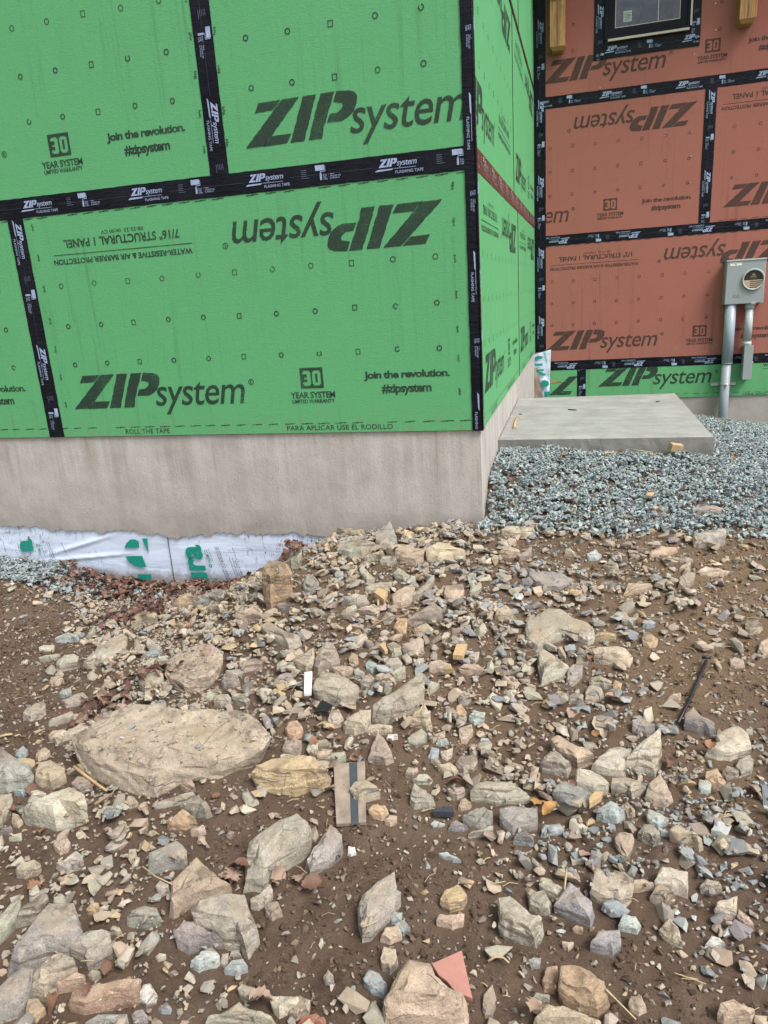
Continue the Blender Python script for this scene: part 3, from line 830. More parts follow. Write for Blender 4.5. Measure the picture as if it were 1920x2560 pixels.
# ------------------------------------------------------------------ window
win = empty('window'); win.parent = house
def wp(px, py, d): q = aty(px, py, BACK-d); return q[0], q[2]
xl, zb = wp(1511, 105, .02)[0], .5*(wp(1534, 99, .02)[1]+wp(1722, 72, .02)[1]); xr = wp(1727, 60, .02)[0]
zt = zb+1.05
fr = MB(); w = .045
def ring_box(mb, x0, z0, x1, z1, w, ya, yb):
    mb.box((x0, ya, z0), (x1, yb, z0+w)); mb.box((x0, ya, z1-w), (x1, yb, z1))
    mb.box((x0, ya, z0+w), (x0+w, yb, z1-w)); mb.box((x1-w, ya, z0+w), (x1, yb, z1-w))
ring_box(fr, xl, zb, xr, zt, .028, BACK-.032, BACK+.0); f_o = fr.build('frame', M['frame'], win, .002, 2)
s_ = MB(); ring_box(s_, xl+.0285, zb+.0285, xr-.0285, zt-.0285, .058, BACK-.022, BACK+.0); s_o = s_.build('sash', M['frame'], win, .002, 2)
gx0, gx1, gz0, gz1 = xl+.087, xr-.087, zb+.087, zt-.087
mb = MB(); mb.box((gx0, BACK-.012, gz0), (gx1, BACK-.006, gz1)); g_o = mb.build('pane', M['glass'], win)
mb = MB(); ring_box(mb, gx0, gz0, gx1, gz1, .006, BACK-.0165, BACK-.0125); mb.build('glazing_bead', M['aluminium'], win)
mb = MB(); gm = gx0+(gx1-gx0)*.665; mb.box((gm-.0015, BACK-.0135, gz0+.01), (gm+.0015, BACK-.0125, gz1-.01)); mb.build('grille_bar', M['steel'], win)
mb = MB(); mb.box((xl+.03, BACK-.040, zb-.012), (xr-.01, BACK-.0325, zb+.006)); mb.build('sill_trim', M['aluminium'], win)
mb = MB(); mb.box((xr-.006, BACK-.040, zb+.02), (xr+.008, BACK-.0325, zt)); mb.build('side_trim', M['aluminium'], win)
a = wp(1558, 56, .0136); b = wp(1580, 25, .0136)
mb = MB(); mb.box((a[0], BACK-.0145, a[1]), (b[0], BACK-.0132, b[1])); st = mb.build('sticker', mat_flat('pale_sticker', (.42, .52, .46), .6, 0, .15, 90), win)
tpx = Print()
for i in range(6):
    z = a[1]+(b[1]-a[1])*(.12+.13*i); tpx.rect(a[0]+.008, z, a[0]+(.075 if i % 2 else .05), z+.003)
tpx.ring(b[0]-.02, (a[1]+b[1])/2, .012, .003); tpx.on('back', .0152, 'sticker_print', M['blackprint'], st)
for (o, cx, s0, s1, st_, kd) in (('l', xl-.042, zb-.14, zt+.1, zb+.30, 'v'), ('r', xr+.035, zb-.10, zt+.1, zb+.43, 'v')):
    tape('back', 'v', cx, s0, s1, st_, half=.048, eps=.0052)
tape('back', 'h', zb-.075, xl-.088, xr+.08, xl+.0, half=.062, eps=.0068)

# ------------------------------------------------------------------ timber brackets
def bracket(pl, pr, first=None):
    d = .14
    a = aty(*pl, BACK-d); b = aty(*pr, BACK-d); z = (a[2]+b[2])/2
    x0, x1 = a[0], b[0]; xm = (x0+x1)/2; w = x1-x0
    e = empty('timber_bracket', (xm, BACK, z)); e.parent = house
    mb = MB(); c = .022
    P = [(x0+c, BACK-d+c, z-.032), (x1-c, BACK-d+c, z-.032), (x1-c, BACK-.01, z-.032), (x0+c, BACK-.01, z-.032),
         (x0, BACK-d, z), (x1, BACK-d, z), (x1, BACK-.006, z), (x0, BACK-.006, z)]
    mb.hexa(P); mb.hexa(P[4:]+[(p[0], p[1], 3.90) for p in P[4:]])
    mb.f = [f for f in mb.f]
    post = mb.build('post', M['timber'], e); post.location = (-xm, -BACK, -z)
    me = post.data
    mb = MB(); mb.box((x0+w*.46, BACK-d-.0012, z+.01), (x0+w*.46+.004, BACK-d-.0004, z+.55)); o = mb.build('check_crack', M['black'], post)
    mb = MB(); bw = w*.6; xa = x0+w*.18
    P = [(xa, BACK-d-.035, z+.40), (xa+bw, BACK-d-.035, z+.40), (xa+bw, BACK-d, z+.34), (xa, BACK-d, z+.34),
         (xa, BACK-d-.60, z+1.12), (xa+bw, BACK-d-.60, z+1.12), (xa+bw, BACK-d, z+.98), (xa, BACK-d, z+.98)]
    mb.hexa(P); o = mb.build('brace', M['timber'], e, .003, 1); o.location = (-xm, -BACK, -z)
    mb = MB(); mb.box((x0, BACK-.75, z+1.06), (x1, BACK-d-.002, z+1.20)); o = mb.build('beam', M['timber'], e, .003, 1); o.location = (-xm, -BACK, -z)
bracket((1375, 118), (1413, 112)); bracket((1848.5, 48), (1892, 42))
# screw heads on the red wall
for (x, y) in ((1650, 127), (1736, 135), (1789, 8), (1789, 75), (1345+155, 220), (1662, 340), (1730, 330), (1728, 391), (1725, 456)):
    q = aty(x, y, BACK); mb = MB(); mb.tube([(q[0], BACK-.001, q[2]), (q[0], BACK-.004, q[2])], [.006, .004], 8); mb.build('screw_head', M['steel'], house)

# ------------------------------------------------------------------ electric meter socket with its conduits
mo = aty(1860, 700, BACK-.12)
meter = tag(empty('meter_box', (mo[0], BACK, mo[2])), 'grey electric meter box with a round dark cover mounted on the red wall', 'meter box')
def reg(o): o.location = Vector(o.location)-Vector(meter.location); return o
yf = BACK-.13
tl, tr, bl, br_ = [aty(*q, yf) for q in ((1818, 652), (1916.7, 646), (1812, 762), (1908, 756))]
x0 = (tl[0]+bl[0])/2; x1 = (tr[0]+br_[0])/2; z1 = (tl[2]+tr[2])/2; z0 = (bl[2]+br_[2])/2
mb = MB(); mb.box((x0-.003, yf+.012, z0-.002), (x1+.003, BACK-.002, z1+.002)); reg(mb.build('housing', M['grey'], meter, .002, 2))
mb = MB(); mb.box((x0, yf, z0), (x1, yf+.0115, z1)); reg(mb.build('cover', M['grey'], meter, .004, 2))
mb = MB(); mb.box((x0-.004, yf-.006, z1-.008), (x1+.004, yf+.02, z1+.006)); reg(mb.build('top_lip', M['pvc2'], meter, .002, 1))
rc = aty(1883, 698.5, yf); rx, rz = rc[0], rc[2]; rr_ = .094
def disc(mb, x, z, ya, yb, r, n=40): mb.tube([(x, ya, z), (x, yb, z)], r, n)
V = []; mb = MB()
n = 44
for (ra, yy) in ((rr_, yf), (rr_, yf-.016), (rr_*.93, yf-.020), (rr_*.86, yf-.016), (rr_*.84, yf-.004)):
    for k in range(n): a = 2*math.pi*k/n; mb.v.append((rx+ra*math.cos(a), yy, rz+ra*math.sin(a)))
for r in range(4):
    for k in range(n): mb.f.append((r*n+k, r*n+(k+1) % n, (r+1)*n+(k+1) % n, (r+1)*n+k)); mb.sm.append(True)
reg(mb.build('ring', M['pvc2'], meter))
mb = MB(); disc(mb, rx, rz, yf-.001, yf-.010, rr_*.86); face = reg(mb.build('dial_cover', mat_flat('dark_dial', (.022, .02, .017), .3), meter))
q = Print(); r0 = rr_*.84
# striped banner in the lower half, clipped to the circle
def chord(z): return math.sqrt(max(0, r0*r0-z*z))
for i in range(9):
    za, zb_ = -.004-.0085*i, -.004-.0085*(i+1)
    xr_ = chord((za+zb_)/2); xl_ = -xr_
    if i % 2 == 0: q.rect(rx+xl_, rz+zb_, rx+xr_, rz+za)
    else: q.rect(rx+xl_, rz+zb_, rx+max(xl_, -.028), rz+za)
q.ring(rx, rz+.047, .006, .003, 10); q.rect(rx-.004, rz+.033, rx-.001, rz+.049); q.rect(rx+.001, rz+.033, rx+.004, rz+.049); q.rect(rx-.012, rz+.035, rx-.008, rz+.046); q.rect(rx+.008, rz+.035, rx+.012, rz+.046)
q.rect(rx-.026, rz+.024, rx+.024, rz+.0275); q.rect(rx-.028, rz+.012, rx+.028, rz+.0135)
me = bpy.data.meshes.new('dial_print'); me.from_pydata([(u, yf-.0112, v) for u, v in q.v], [], q.f); me.update()
o = link('dial_print', me, mat_flat('dial_tan', (.46, .36, .26), .6, 0, .2, 200), face)
a = aty(1825, 664, yf); b = aty(1855, 657, yf)
mb = MB(); mb.box((a[0], yf-.0012, a[2]-.004), (b[0], yf-.0002, b[2]+.006)); s1 = reg(mb.build('warning_label', M['white'], meter))
q = Print(); q.rect(a[0]+.004, b[2]-.001, a[0]+.045, b[2]+.003); q.rect(b[0]-.042, b[2]-.001, b[0]-.004, b[2]+.003)
me = bpy.data.meshes.new('label_print'); me.from_pydata([(u, yf-.0018, v) for u, v in q.v], [], q.f); link('label_print', me, mat_flat('red_print', (.5, .08, .06), .6), s1)
q = Print(); q.ring((a[0]+b[0])/2, (a[2]+b[2])/2+.001, .006, .006, 12); me = bpy.data.meshes.new('label_print'); me.from_pydata([(u, yf-.0018, v) for u, v in q.v], [], q.f); link('label_print', me, M['black'], s1)
e0 = aty(1842, 740, yf)
mb = MB()
for k in range(3): mb.box((e0[0]-.03+.022*k, yf-.0035, e0[2]), (e0[0]-.018+.022*k, yf-.0005, e0[2]+.016+.004*k))
mb.box((e0[0]-.038, yf-.003, e0[2]-.008), (e0[0]+.036, yf-.0005, e0[2]-.004)); reg(mb.build('embossed_badge', M['grey'], meter, .001, 1))
lt = aty(1883, 756, yf); mb = MB(); mb.box((lt[0]-.02, yf-.008, z0-.012), (lt[0]+.02, yf+.006, z0+.008)); reg(mb.build('latch', M['steel'], meter, .002, 1))
# big conduit
yc = BACK-.075
c0 = aty(1825, 770, yc); c1_ = aty(1823, 907, yc); c2_ = aty(1808, 1043, yc)
xb = (aty(1810, 800, yc)[0]+aty(1839, 800, yc)[0])/2; rbig = (aty(1839, 800, yc)[0]-aty(1810, 800, yc)[0])/2*.97
zc = aty(1820, 908, yc)[2]
mb = MB(); mb.tube([(xb, yc, z0-.0005), (xb, yc, zc)], rbig, 32); mb.tube([(xb, yc, zc-.001), (xb, yc, zc+.004)], rbig*1.03, 32); reg(mb.build('wide_conduit', M['pvc'], meter))
mb = MB(); mb.tube([(xb-.004, yc, zc-.0015), (xb-.006, yc, -1.0)], rbig*.87, 32); low = reg(mb.build('lower_conduit', mat_flat('grey_pvc_dull', (.27, .31, .34), .45, 0, .08), meter))
zk = aty(1806, 961, yc)[2]
mb = MB(); mb.tube([(xb-.005, yc, zk-.008), (xb-.005, yc, zk+.008)], rbig*.92, 32); cl = reg(mb.build('clamp', M['steel'], meter))
mb = MB(); mb.box((xb-.12, BACK-.026, zk+.008), (xb+.10, BACK-.006, zk+.014)); mb.box((xb-.12, BACK-.026, zk-.016), (xb+.10, BACK-.006, zk-.010)); mb.box((xb-.12, BACK-.010, zk-.012), (xb+.10, BACK-.005, zk+.012)); reg(mb.build('strut_channel', M['steel'], meter))
mb = MB(); mb.tube([(xb-.018, yc-rbig-.012, zk), (xb+.022, yc-rbig-.012, zk)], .006, 8); mb.box((xb-.006, yc-rbig-.02, zk-.009), (xb+.004, yc-rbig+.004, zk+.009)); reg(mb.build('clamp_bolt', M['steel'], meter))
# small conduit and its junction box
ys = BACK-.075
sa, sb = aty(1862, 790, ys), aty(1883, 790, ys); xs = (sa[0]+sb[0])/2; rs = (sb[0]-sa[0])/2*.98
jb0, jb1 = aty(1856, 949, BACK-.115), aty(1884, 865, BACK-.115)
zj = aty(1870, 864, BACK-.09)[2]
mb = MB(); mb.tube([(xs, ys, z0-.0005), (xs, ys, z0-.05)], rs*1.17, 12); mb.tube([(xs, ys, z0-.0505), (xs, ys, zj+.038)], rs, 28); mb.tube([(xs, ys, zj+.0375), (xs, ys, zj-.002)], rs*1.12, 28); reg(mb.build('narrow_conduit', M['pvc2'], meter))
jx0, jx1 = jb0[0], jb1[0]; jz0 = jb0[2]
mb = MB(); mb.box((jx0, BACK-.105, jz0), (jx1, BACK-.004, zj)); jb = reg(mb.build('junction_box', M['grey'], meter, .004, 2))
mb = MB(); mb.box((jx0-.002, BACK-.115, jz0-.002), (jx1+.002, BACK-.1055, zj+.002)); mb.build('lid', M['grey'], jb, .003, 2)
mb = MB(); mb.tube([(jx1+.002, BACK-.09, (zj+jz0)/2), (jx1+.012, BACK-.09, (zj+jz0)/2)], .006, 8); mb.tube([(jx0-.002, BACK-.09, (zj+jz0)/2-.01), (jx0-.012, BACK-.09, (zj+jz0)/2-.01)], .006, 8); mb.build('lid_screw', M['steel'], jb)
ROCKS = """tan .05 424,1646 455,1627 498,1611 529,1611 556,1631 557,1658 548,1689 529,1716 502,1729 463,1733 428,1716 413,1685 415,1662|broad dusty tan slab lying left of the white plastic strip, grit on its face@dusty tan slab
gt .04 208,1665 216,1646 247,1619 278,1596 305,1588 318,1596 316,1619 293,1638 255,1656 216,1671|long grey-streaked stone leaning on the left flank of the pile@long grey-streaked stone
gt .05 139,1667 145,1652 162,1638 185,1635 197,1642 193,1658 170,1673 150,1683 141,1677
b .035 136,1600 145,1590 170,1581 189,1586 199,1598 193,1604 162,1608 141,1606|smooth blue-grey stone alone on the bare dirt at the left@lone blue-grey stone on the left dirt
gg .045 56,1793 64,1777 87,1760 110,1753 114,1766 106,1785 100,1799 77,1804 58,1802|pale wedge-shaped stone on bare dirt left of the layered boulder@pale wedge on the left dirt
tan .07 316,1573 328,1546 339,1530 370,1526 393,1534 386,1546 359,1561 332,1569|tan stone tipped on edge below the leaf litter by the foundation@tipped tan stone
o .06 426,1515 432,1496 451,1486 478,1484 492,1496 486,1511 463,1527 432,1529|orange-tan block beside the leaf litter, at the left end of the pile@orange-tan block
g .05 467,1519 486,1500 521,1484 552,1473 563,1480 556,1496 529,1511 498,1521
pk .06 586,1554 592,1534 617,1523 640,1515 656,1527 656,1550 633,1557 602,1559|salmon-pink rounded stone left of the tall brown boulder's foot@salmon-pink rounded stone
tan .04 509,1534 521,1515 532,1502 556,1515 561,1527 552,1538 536,1534
gg .03 534,1750 540,1739 571,1735 578,1746 575,1762 552,1770 536,1766
gg .03 507,1746 521,1729 540,1721 554,1725 550,1737 525,1754 511,1754
tan .04 346,1708 355,1692 386,1677 407,1685 409,1700 397,1719 363,1729 349,1721
gg .04 579,1743 586,1733 613,1735 625,1750 617,1770 594,1758
g .03 447,1789 459,1777 490,1773 513,1781 517,1793 498,1808 475,1802 451,1797
lt .02 419,1789 428,1781 444,1787 449,1797 432,1802 419,1799
gt .03 120,1812 127,1799 154,1787 181,1779 185,1785 170,1799 139,1812 123,1818
gt .03 179,1808 185,1789 216,1777 241,1775 243,1789 216,1804 189,1816
gt .03 154,1762 181,1739 208,1731 220,1743 216,1754 193,1766 166,1770
tan .03 150,1851 170,1831 201,1808 231,1800 241,1806 216,1827 181,1849 158,1855
tan .03 120,1843 131,1827 158,1824 170,1829 154,1847 135,1858 122,1856
b .025 147,1739 154,1725 177,1719 179,1733 166,1745 152,1745
tan .04 596,1673 598,1654 640,1646 656,1654 656,1669 617,1681 598,1683
lt .03 392,1650 397,1638 420,1638 424,1650 405,1662 393,1660
pg .03 552,1712 559,1692 594,1689 600,1704 590,1719 559,1721
b .02 353,1642 363,1631 386,1623 407,1625 393,1638 366,1646
tan .025 122,1708 127,1694 147,1689 160,1700 147,1714 127,1718
gt .02 95,1646 112,1638 150,1635 152,1642 131,1654 100,1654
lt .02 96,1619 108,1613 137,1613 135,1621 112,1631 98,1629
o .025 432,1573 444,1556 467,1554 478,1563 463,1575 440,1577
ob .14 654,1450 655,1423 675,1405 702,1409 723,1419 731,1434 717,1450 706,1473 690,1496 679,1529 665,1527 663,1496 655,1469|tall rust-brown boulder standing against the white membrane@tall rust-brown boulder
tan .05 839,1330 844,1319 879,1321 910,1330 916,1346 891,1349 856,1344 843,1338|layered tan slab on top of the pile, touching the foundation wall@layered slab on top of the pile
gt .07 841,1373 856,1353 891,1348 925,1353 941,1369 937,1384 906,1396 871,1396 848,1384|thick grey-topped stone near the top of the pile by the foundation@thick grey-topped stone
g .10 937,1342 949,1330 976,1314 987,1326 994,1357 987,1367 949,1376 939,1361|pointed grey-brown stone standing upright against the concrete foundation@pointed upright stone
tan .08 1064,1384 1068,1369 1091,1355 1115,1361 1149,1373 1165,1384 1157,1400 1115,1405 1095,1411 1068,1400|cracked tan stone with a dark hollow underside below the wall corner@cracked tan stone below the corner
pk .07 964,1373 987,1363 1022,1363 1060,1376 1060,1396 1041,1415 1006,1411 979,1388|dusty pinkish-tan stone behind a standing brown leaf@dusty pinkish stone at the wall
gg .03 897,1423 906,1413 937,1450 933,1459 918,1463 902,1438
gg .03 910,1400 925,1390 956,1377 961,1384 949,1394 918,1405
gt .03 949,1403 956,1390 979,1390 992,1398 987,1409 968,1415 952,1411
gg .04 983,1434 995,1420 1010,1427 1033,1454 1030,1461 1010,1467 987,1446
gg .03 912,1473 925,1461 960,1456 983,1457 979,1469 956,1479 933,1483 914,1481
tan .06 978,1508 979,1488 999,1473 1030,1461 1039,1469 1033,1488 1026,1511 1003,1521 981,1517|cream stone with rusty stains beside the orange wood offcut@cream stone with rusty stains
g .04 1030,1504 1049,1477 1076,1446 1086,1438 1086,1450 1068,1477 1045,1500 1032,1506|narrow dark green-grey stone slanting up to the right in the pile@narrow slanting stone
pk .05 1109,1488 1113,1465 1157,1461 1161,1477 1149,1496 1130,1515 1116,1508|reddish triangular stone on the right shoulder of the pile@reddish triangular stone
g .04 1170,1488 1176,1473 1201,1454 1205,1465 1196,1484 1176,1490
gg .04 854,1508 864,1492 891,1484 914,1490 924,1508 910,1515 871,1513
tan .045 890,1531 902,1519 937,1511 949,1523 941,1550 918,1546 895,1537
gg .03 852,1535 868,1519 889,1513 893,1521 879,1535 860,1542
br .05 1014,1558 1049,1531 1084,1506 1105,1521 1107,1537 1084,1550 1033,1565|brown layered stone with a split grain in the middle of the pile@brown split-grain stone
o .05 983,1569 995,1546 1018,1546 1016,1581 1018,1604 1003,1596 989,1577
tan .04 1033,1577 1049,1564 1068,1560 1084,1573 1080,1585 1053,1591 1035,1587
br .03 1128,1579 1142,1571 1176,1562 1179,1577 1149,1589 1129,1592
gg .05 652,1567 667,1553 702,1573 756,1612 740,1623 723,1625 698,1608 667,1585|long green-grey wedge pointing down to the right, left of the pile's centre@long green-grey wedge
lt .035 879,1619 891,1592 914,1583 920,1596 906,1612 887,1623
tan .05 731,1658 740,1646 771,1627 785,1619 787,1643 783,1670 767,1681 744,1670|tan stone just above the white plastic strip@tan stone above the plastic strip
br .06 783,1683 787,1650 806,1616 817,1605 831,1608 841,1623 850,1654 821,1673 794,1689|brown triangular stone rising right behind the white plastic strip@brown triangle behind the plastic strip
pk .03 829,1670 856,1664 883,1668 871,1685 856,1695 837,1681
gt .07 781,1724 785,1704 810,1683 841,1685 871,1700 898,1720 897,1735 887,1760 856,1770 825,1762 794,1739|large flat grey-tan stone right of the white plastic strip@large flat stone by the plastic strip
gg .08 926,1788 984,1736 1030,1701 1059,1690 1062,1724 1042,1759 995,1800 961,1814 929,1805|large oval green-grey stone slanting upward in the centre@large oval green-grey stone
gg .04 948,1697 960,1689 987,1677 1014,1670 1014,1683 995,1699 964,1706 951,1704
gg .04 962,1662 972,1646 995,1642 1006,1658 1003,1668 976,1677 963,1670
gt .04 899,1710 910,1689 925,1685 939,1700 933,1720 914,1727 902,1720
br .05 1005,1627 1018,1608 1049,1592 1059,1600 1060,1627 1045,1648 1026,1641 1008,1631
gg .04 966,1612 983,1604 1003,1616 1005,1635 987,1643 972,1627
tan .03 1066,1670 1076,1654 1103,1650 1122,1660 1130,1670 1103,1683 1072,1683
tan .04 1145,1670 1161,1660 1196,1662 1213,1681 1203,1687 1169,1689 1151,1681
gg .03 1170,1643 1180,1631 1199,1629 1196,1646 1188,1660 1174,1654
pg .05 756,1465 767,1442 783,1436 798,1457 794,1477 775,1488 760,1481|dark purple-grey cobble right of the tall rust-brown boulder@purple cobble by the tall boulder
gg .05 709,1411 717,1396 736,1373 754,1376 756,1396 748,1423 729,1427 713,1423
pg .03 689,1515 698,1508 725,1506 738,1517 729,1525 702,1527
b .03 836,1434 841,1427 858,1429 860,1444 848,1452 838,1448
b .03 913,1660 922,1651 941,1658 945,1673 929,1684 916,1673
b .025 885,1677 895,1669 912,1685 906,1695 887,1693
pk .03 871,1646 879,1632 895,1639 897,1658 887,1666 873,1658
gt .04 1067,1735 1072,1702 1099,1708 1084,1727 1072,1745
tan .04 1236,1542 1242,1523 1265,1513 1280,1527 1288,1542 1265,1550 1246,1554
gt .045 1309,1577 1315,1558 1342,1538 1369,1523 1403,1527 1434,1546 1469,1558 1484,1573 1454,1589 1403,1600 1376,1612 1342,1629 1315,1608|big smooth pinkish-grey slab half buried on the right slope@big half-buried slab on the right slope
pg .03 1318,1450 1322,1432 1357,1429 1403,1432 1436,1450 1423,1463 1400,1476 1365,1477 1338,1465|flat purple-grey slab lying on dirt below the gravel bed@flat purple-grey slab
tan .045 1479,1623 1496,1619 1546,1616 1565,1623 1583,1646 1573,1670 1542,1668 1508,1656 1484,1643|pale tan bar-shaped stone on the right slope@pale bar-shaped stone on the right
gt .05 1344,1631 1357,1623 1380,1635 1423,1666 1407,1697 1373,1708 1353,1716 1349,1689 1344,1658|muddy tan block with a pale edge, just below the half-buried slab@muddy block with a pale edge
gt .04 1415,1708 1419,1673 1434,1660 1457,1664 1456,1685 1442,1712 1423,1714
gg .06 1732,1349 1739,1336 1782,1326 1814,1322 1816,1338 1785,1365 1766,1375 1735,1367|thick squared grey stone where the gravel bed meets the dirt@thick squared stone at the gravel edge
pk .025 1621,1392 1627,1378 1654,1365 1695,1371 1681,1380 1650,1390 1625,1398
pk .025 1558,1490 1569,1459 1627,1459 1631,1465 1596,1481 1565,1491
lb .025 1467,1392 1473,1382 1490,1374 1504,1390 1492,1402 1473,1403
tan .03 1508,1413 1527,1398 1546,1417 1546,1429 1531,1430 1515,1425
pg .02 1500,1461 1508,1453 1531,1452 1544,1463 1531,1473 1508,1474
tan .02 1693,1400 1708,1388 1733,1400 1716,1409 1700,1407
gg .02 1697,1427 1704,1413 1727,1407 1720,1421 1708,1429
br .06 1695,1469 1700,1442 1720,1429 1739,1432 1735,1450 1716,1473 1704,1479|dark brown stone standing on edge in bare dirt at the right@dark stone on edge at the right
tan .02 1745,1429 1762,1417 1797,1423 1828,1432 1820,1440 1774,1442 1751,1438
oy .03 1486,1592 1492,1581 1511,1579 1542,1585 1538,1600 1511,1604 1490,1600
gt .04 1446,1581 1481,1565 1488,1589 1484,1608 1469,1616 1446,1600
o .05 1604,1600 1608,1585 1627,1583 1645,1600 1639,1619 1623,1623 1608,1612|orange-brown knobbly stone right of the half-buried slab@orange-brown knobbly stone
b .03 1606,1567 1608,1552 1627,1550 1639,1556 1633,1569 1616,1573
gg .03 1554,1550 1562,1542 1585,1544 1591,1552 1581,1567 1562,1564
gt .03 1473,1708 1477,1693 1500,1689 1527,1708 1529,1720 1511,1724 1481,1716
gg .03 1469,1716 1481,1712 1504,1720 1511,1743 1500,1755 1481,1735
gt .03 1461,1755 1463,1731 1469,1720 1488,1727 1500,1751 1481,1760
gt .03 1421,1760 1423,1739 1438,1731 1459,1739 1457,1760
gt .025 1384,1735 1396,1726 1423,1739 1415,1750 1392,1749
tan .02 1824,1650 1836,1643 1859,1650 1863,1670 1836,1673 1826,1666
tan .04 1893,1631 1901,1604 1920,1596 1936,1608 1936,1643 1905,1646
tan .03 1863,1569 1864,1550 1890,1550 1909,1565 1897,1585 1874,1585
tan .03 1666,1751 1681,1735 1702,1733 1704,1755 1689,1760
o .02 1529,1716 1538,1700 1555,1708 1550,1726 1533,1726
gg .015 1770,1616 1782,1606 1832,1610 1820,1615 1778,1619
gt .035 1727,1281 1738,1268 1782,1263 1812,1271 1816,1286 1792,1291 1743,1291|long grey-tan flat stone lying on the blue gravel@long flat stone on the gravel
pk .03 1621,1276 1634,1266 1668,1268 1678,1283 1644,1286|small cream-pink stone on the blue gravel, left of the long flat one@cream-pink stone on the gravel
gg .03 1319,1298 1337,1290 1387,1289 1402,1303 1367,1308 1322,1303
lt .04 1253,1325 1268,1316 1332,1318 1342,1335 1317,1342 1268,1340|pale yellowish flat stone at the edge of the gravel near the wall corner@pale flat stone near the wall corner
pk .03 1305,1310 1313,1303 1357,1310 1367,1320 1347,1326 1317,1318
pk .04 1246,1387 1258,1370 1273,1365 1298,1375 1303,1389 1273,1396 1248,1394
tan .03 1263,1355 1271,1345 1290,1347 1291,1360 1273,1369
br .04 1293,1397 1313,1379 1330,1367 1330,1384 1317,1399 1298,1404
tan .03 1410,1389 1414,1372 1426,1370 1441,1387 1436,1394
lay .11 181,1852 216,1833 266,1798 328,1771 390,1764 478,1773 540,1777 602,1775 633,1790 677,1840 658,1871 617,1898 552,1933 494,1941 440,1971 386,1997 347,1991 301,1975 247,1956 216,1929 193,1898|huge layered tan boulder with grit on top and ledges along its front@huge layered boulder
lt .10 54,2041 85,2010 127,1983 181,1971 208,1987 218,2010 204,2041 181,2064 143,2079 104,2068 66,2056|rounded pale boulder with faint red stain, lower left@rounded pale boulder
g .08 -23,1863 0,1867 31,1890 77,1914 84,1941 77,1964 42,1975 0,1985 -23,1987|blue-grey slab cut by the left edge of the picture@blue-grey slab at the left edge
gt .06 0,1987 29,1983 31,2002 19,2033 8,2072 -23,2072 -23,1991
tan .05 87,1944 96,1910 127,1900 162,1921 166,1941 154,1964 131,1975 104,1968 89,1956
br .04 177,1960 193,1941 220,1944 231,1964 216,1979 197,1987 181,1971
o .06 419,2070 432,2045 457,2022 478,2037 496,2062 463,2076 424,2076|orange-topped triangular stone beside a dark triangular one@orange-topped triangle
pg .05 449,2014 498,1987 513,2010 532,2041 517,2047 482,2045 459,2029|dark purple-grey triangular stone behind the orange-topped one@dark triangle behind the orange one
gg .02 382,2018 390,2010 436,1991 482,1979 489,1987 463,2002 417,2020 386,2024
pk .035 451,1968 459,1950 478,1948 489,1968 488,1981 463,1981|small smooth pale-pink stone at the front of the huge layered boulder@smooth pale-pink stone
g .05 368,2184 372,2145 390,2126 444,2103 467,2126 466,2164 440,2166 405,2182 370,2187|angular slate-grey stone on bare dirt left of the tall flat green-grey slab@angular slate-grey stone
gt .03 312,2006 320,1989 332,1991 346,2006 339,2018 322,2024
gg .045 141,2168 170,2143 193,2128 208,2141 204,2164 170,2186 150,2180|cream-grey block shaped like a loaf below the rounded pale boulder@cream-grey loaf-shaped block
pk .03 133,2114 143,2093 166,2089 176,2106 170,2130 150,2139 139,2126
tan .03 39,2180 58,2157 85,2149 102,2160 93,2184 62,2199 42,2195|smooth muddy egg-shaped stone sunk in the dirt, lower left@muddy egg-shaped stone
tan .03 474,2087 478,2076 509,2062 515,2076 502,2091 478,2094
pk .025 492,2110 496,2089 513,2091 511,2114
b .035 37,1894 46,1875 58,1864 69,1875 62,1894 46,1900
tan .03 88,1898 93,1883 112,1867 125,1877 116,1894 96,1906
lt .03 71,2010 77,1979 93,1975 116,1983 108,1998
b .03 35,1987 37,1977 58,1971 66,1979 58,1993
pk .03 29,2060 31,2033 46,2037 58,2056 46,2072 33,2068
lt .03 21,2103 31,2087 54,2083 52,2101 23,2106
pg .03 0,2087 4,2072 27,2064 33,2076 23,2089
d .025 565,2089 575,2076 586,2079 583,2095 569,2101
oy .10 629,1937 639,1917 677,1898 727,1891 785,1892 808,1917 828,1948 808,1968 770,1971 739,1993 693,1987 654,1968 635,1952|yellow and rust banded boulder right of the huge layered one@yellow and rust banded boulder
br .09 918,1906 928,1867 943,1831 959,1844 978,1879 986,1906 966,1914 936,1910|brown-grey pyramid stone standing just above the muddy printed scrap@brown-grey pyramid
gg .08 612,2220 615,2157 623,2106 650,2083 693,2056 743,2033 770,2056 779,2079 750,2122 712,2157 681,2195 658,2234 608,2234|tall flat green-grey slab standing left of the slanted block, lower centre@tall flat green-grey slab
gts .08 762,2172 781,2130 801,2099 828,2062 855,2087 857,2106 835,2153 801,2176 774,2197 766,2184|slanted grey block with a dark face between the tall slab and mud@slanted grey block
tan .045 874,1971 885,1956 916,1950 939,1964 951,1983 936,1991 920,2002 897,2012 882,2006 885,1991|muddy tan stone resting on the printed scrap@muddy stone on the scrap
gg .07 1024,2010 1026,1987 1036,1959 1059,1975 1089,2012 1075,2022 1036,2024|light pyramid-shaped stone on smooth mud right of the printed scrap@light pyramid on smooth mud
o .035 920,2025 932,2012 963,2014 972,2033 955,2054 932,2041
pk .03 961,2056 974,2037 993,2041 992,2056 976,2068
tan .03 1011,1937 1020,1919 1044,1921 1047,1933 1032,1948 1015,1944
gg .03 1032,1952 1047,1935 1067,1935 1081,1948 1075,1964 1044,1963
tan .06 857,1821 870,1794 905,1775 928,1775 928,1794 916,1833 885,1840 862,1833
tan .04 909,1833 924,1813 947,1809 982,1817 978,1836 939,1840
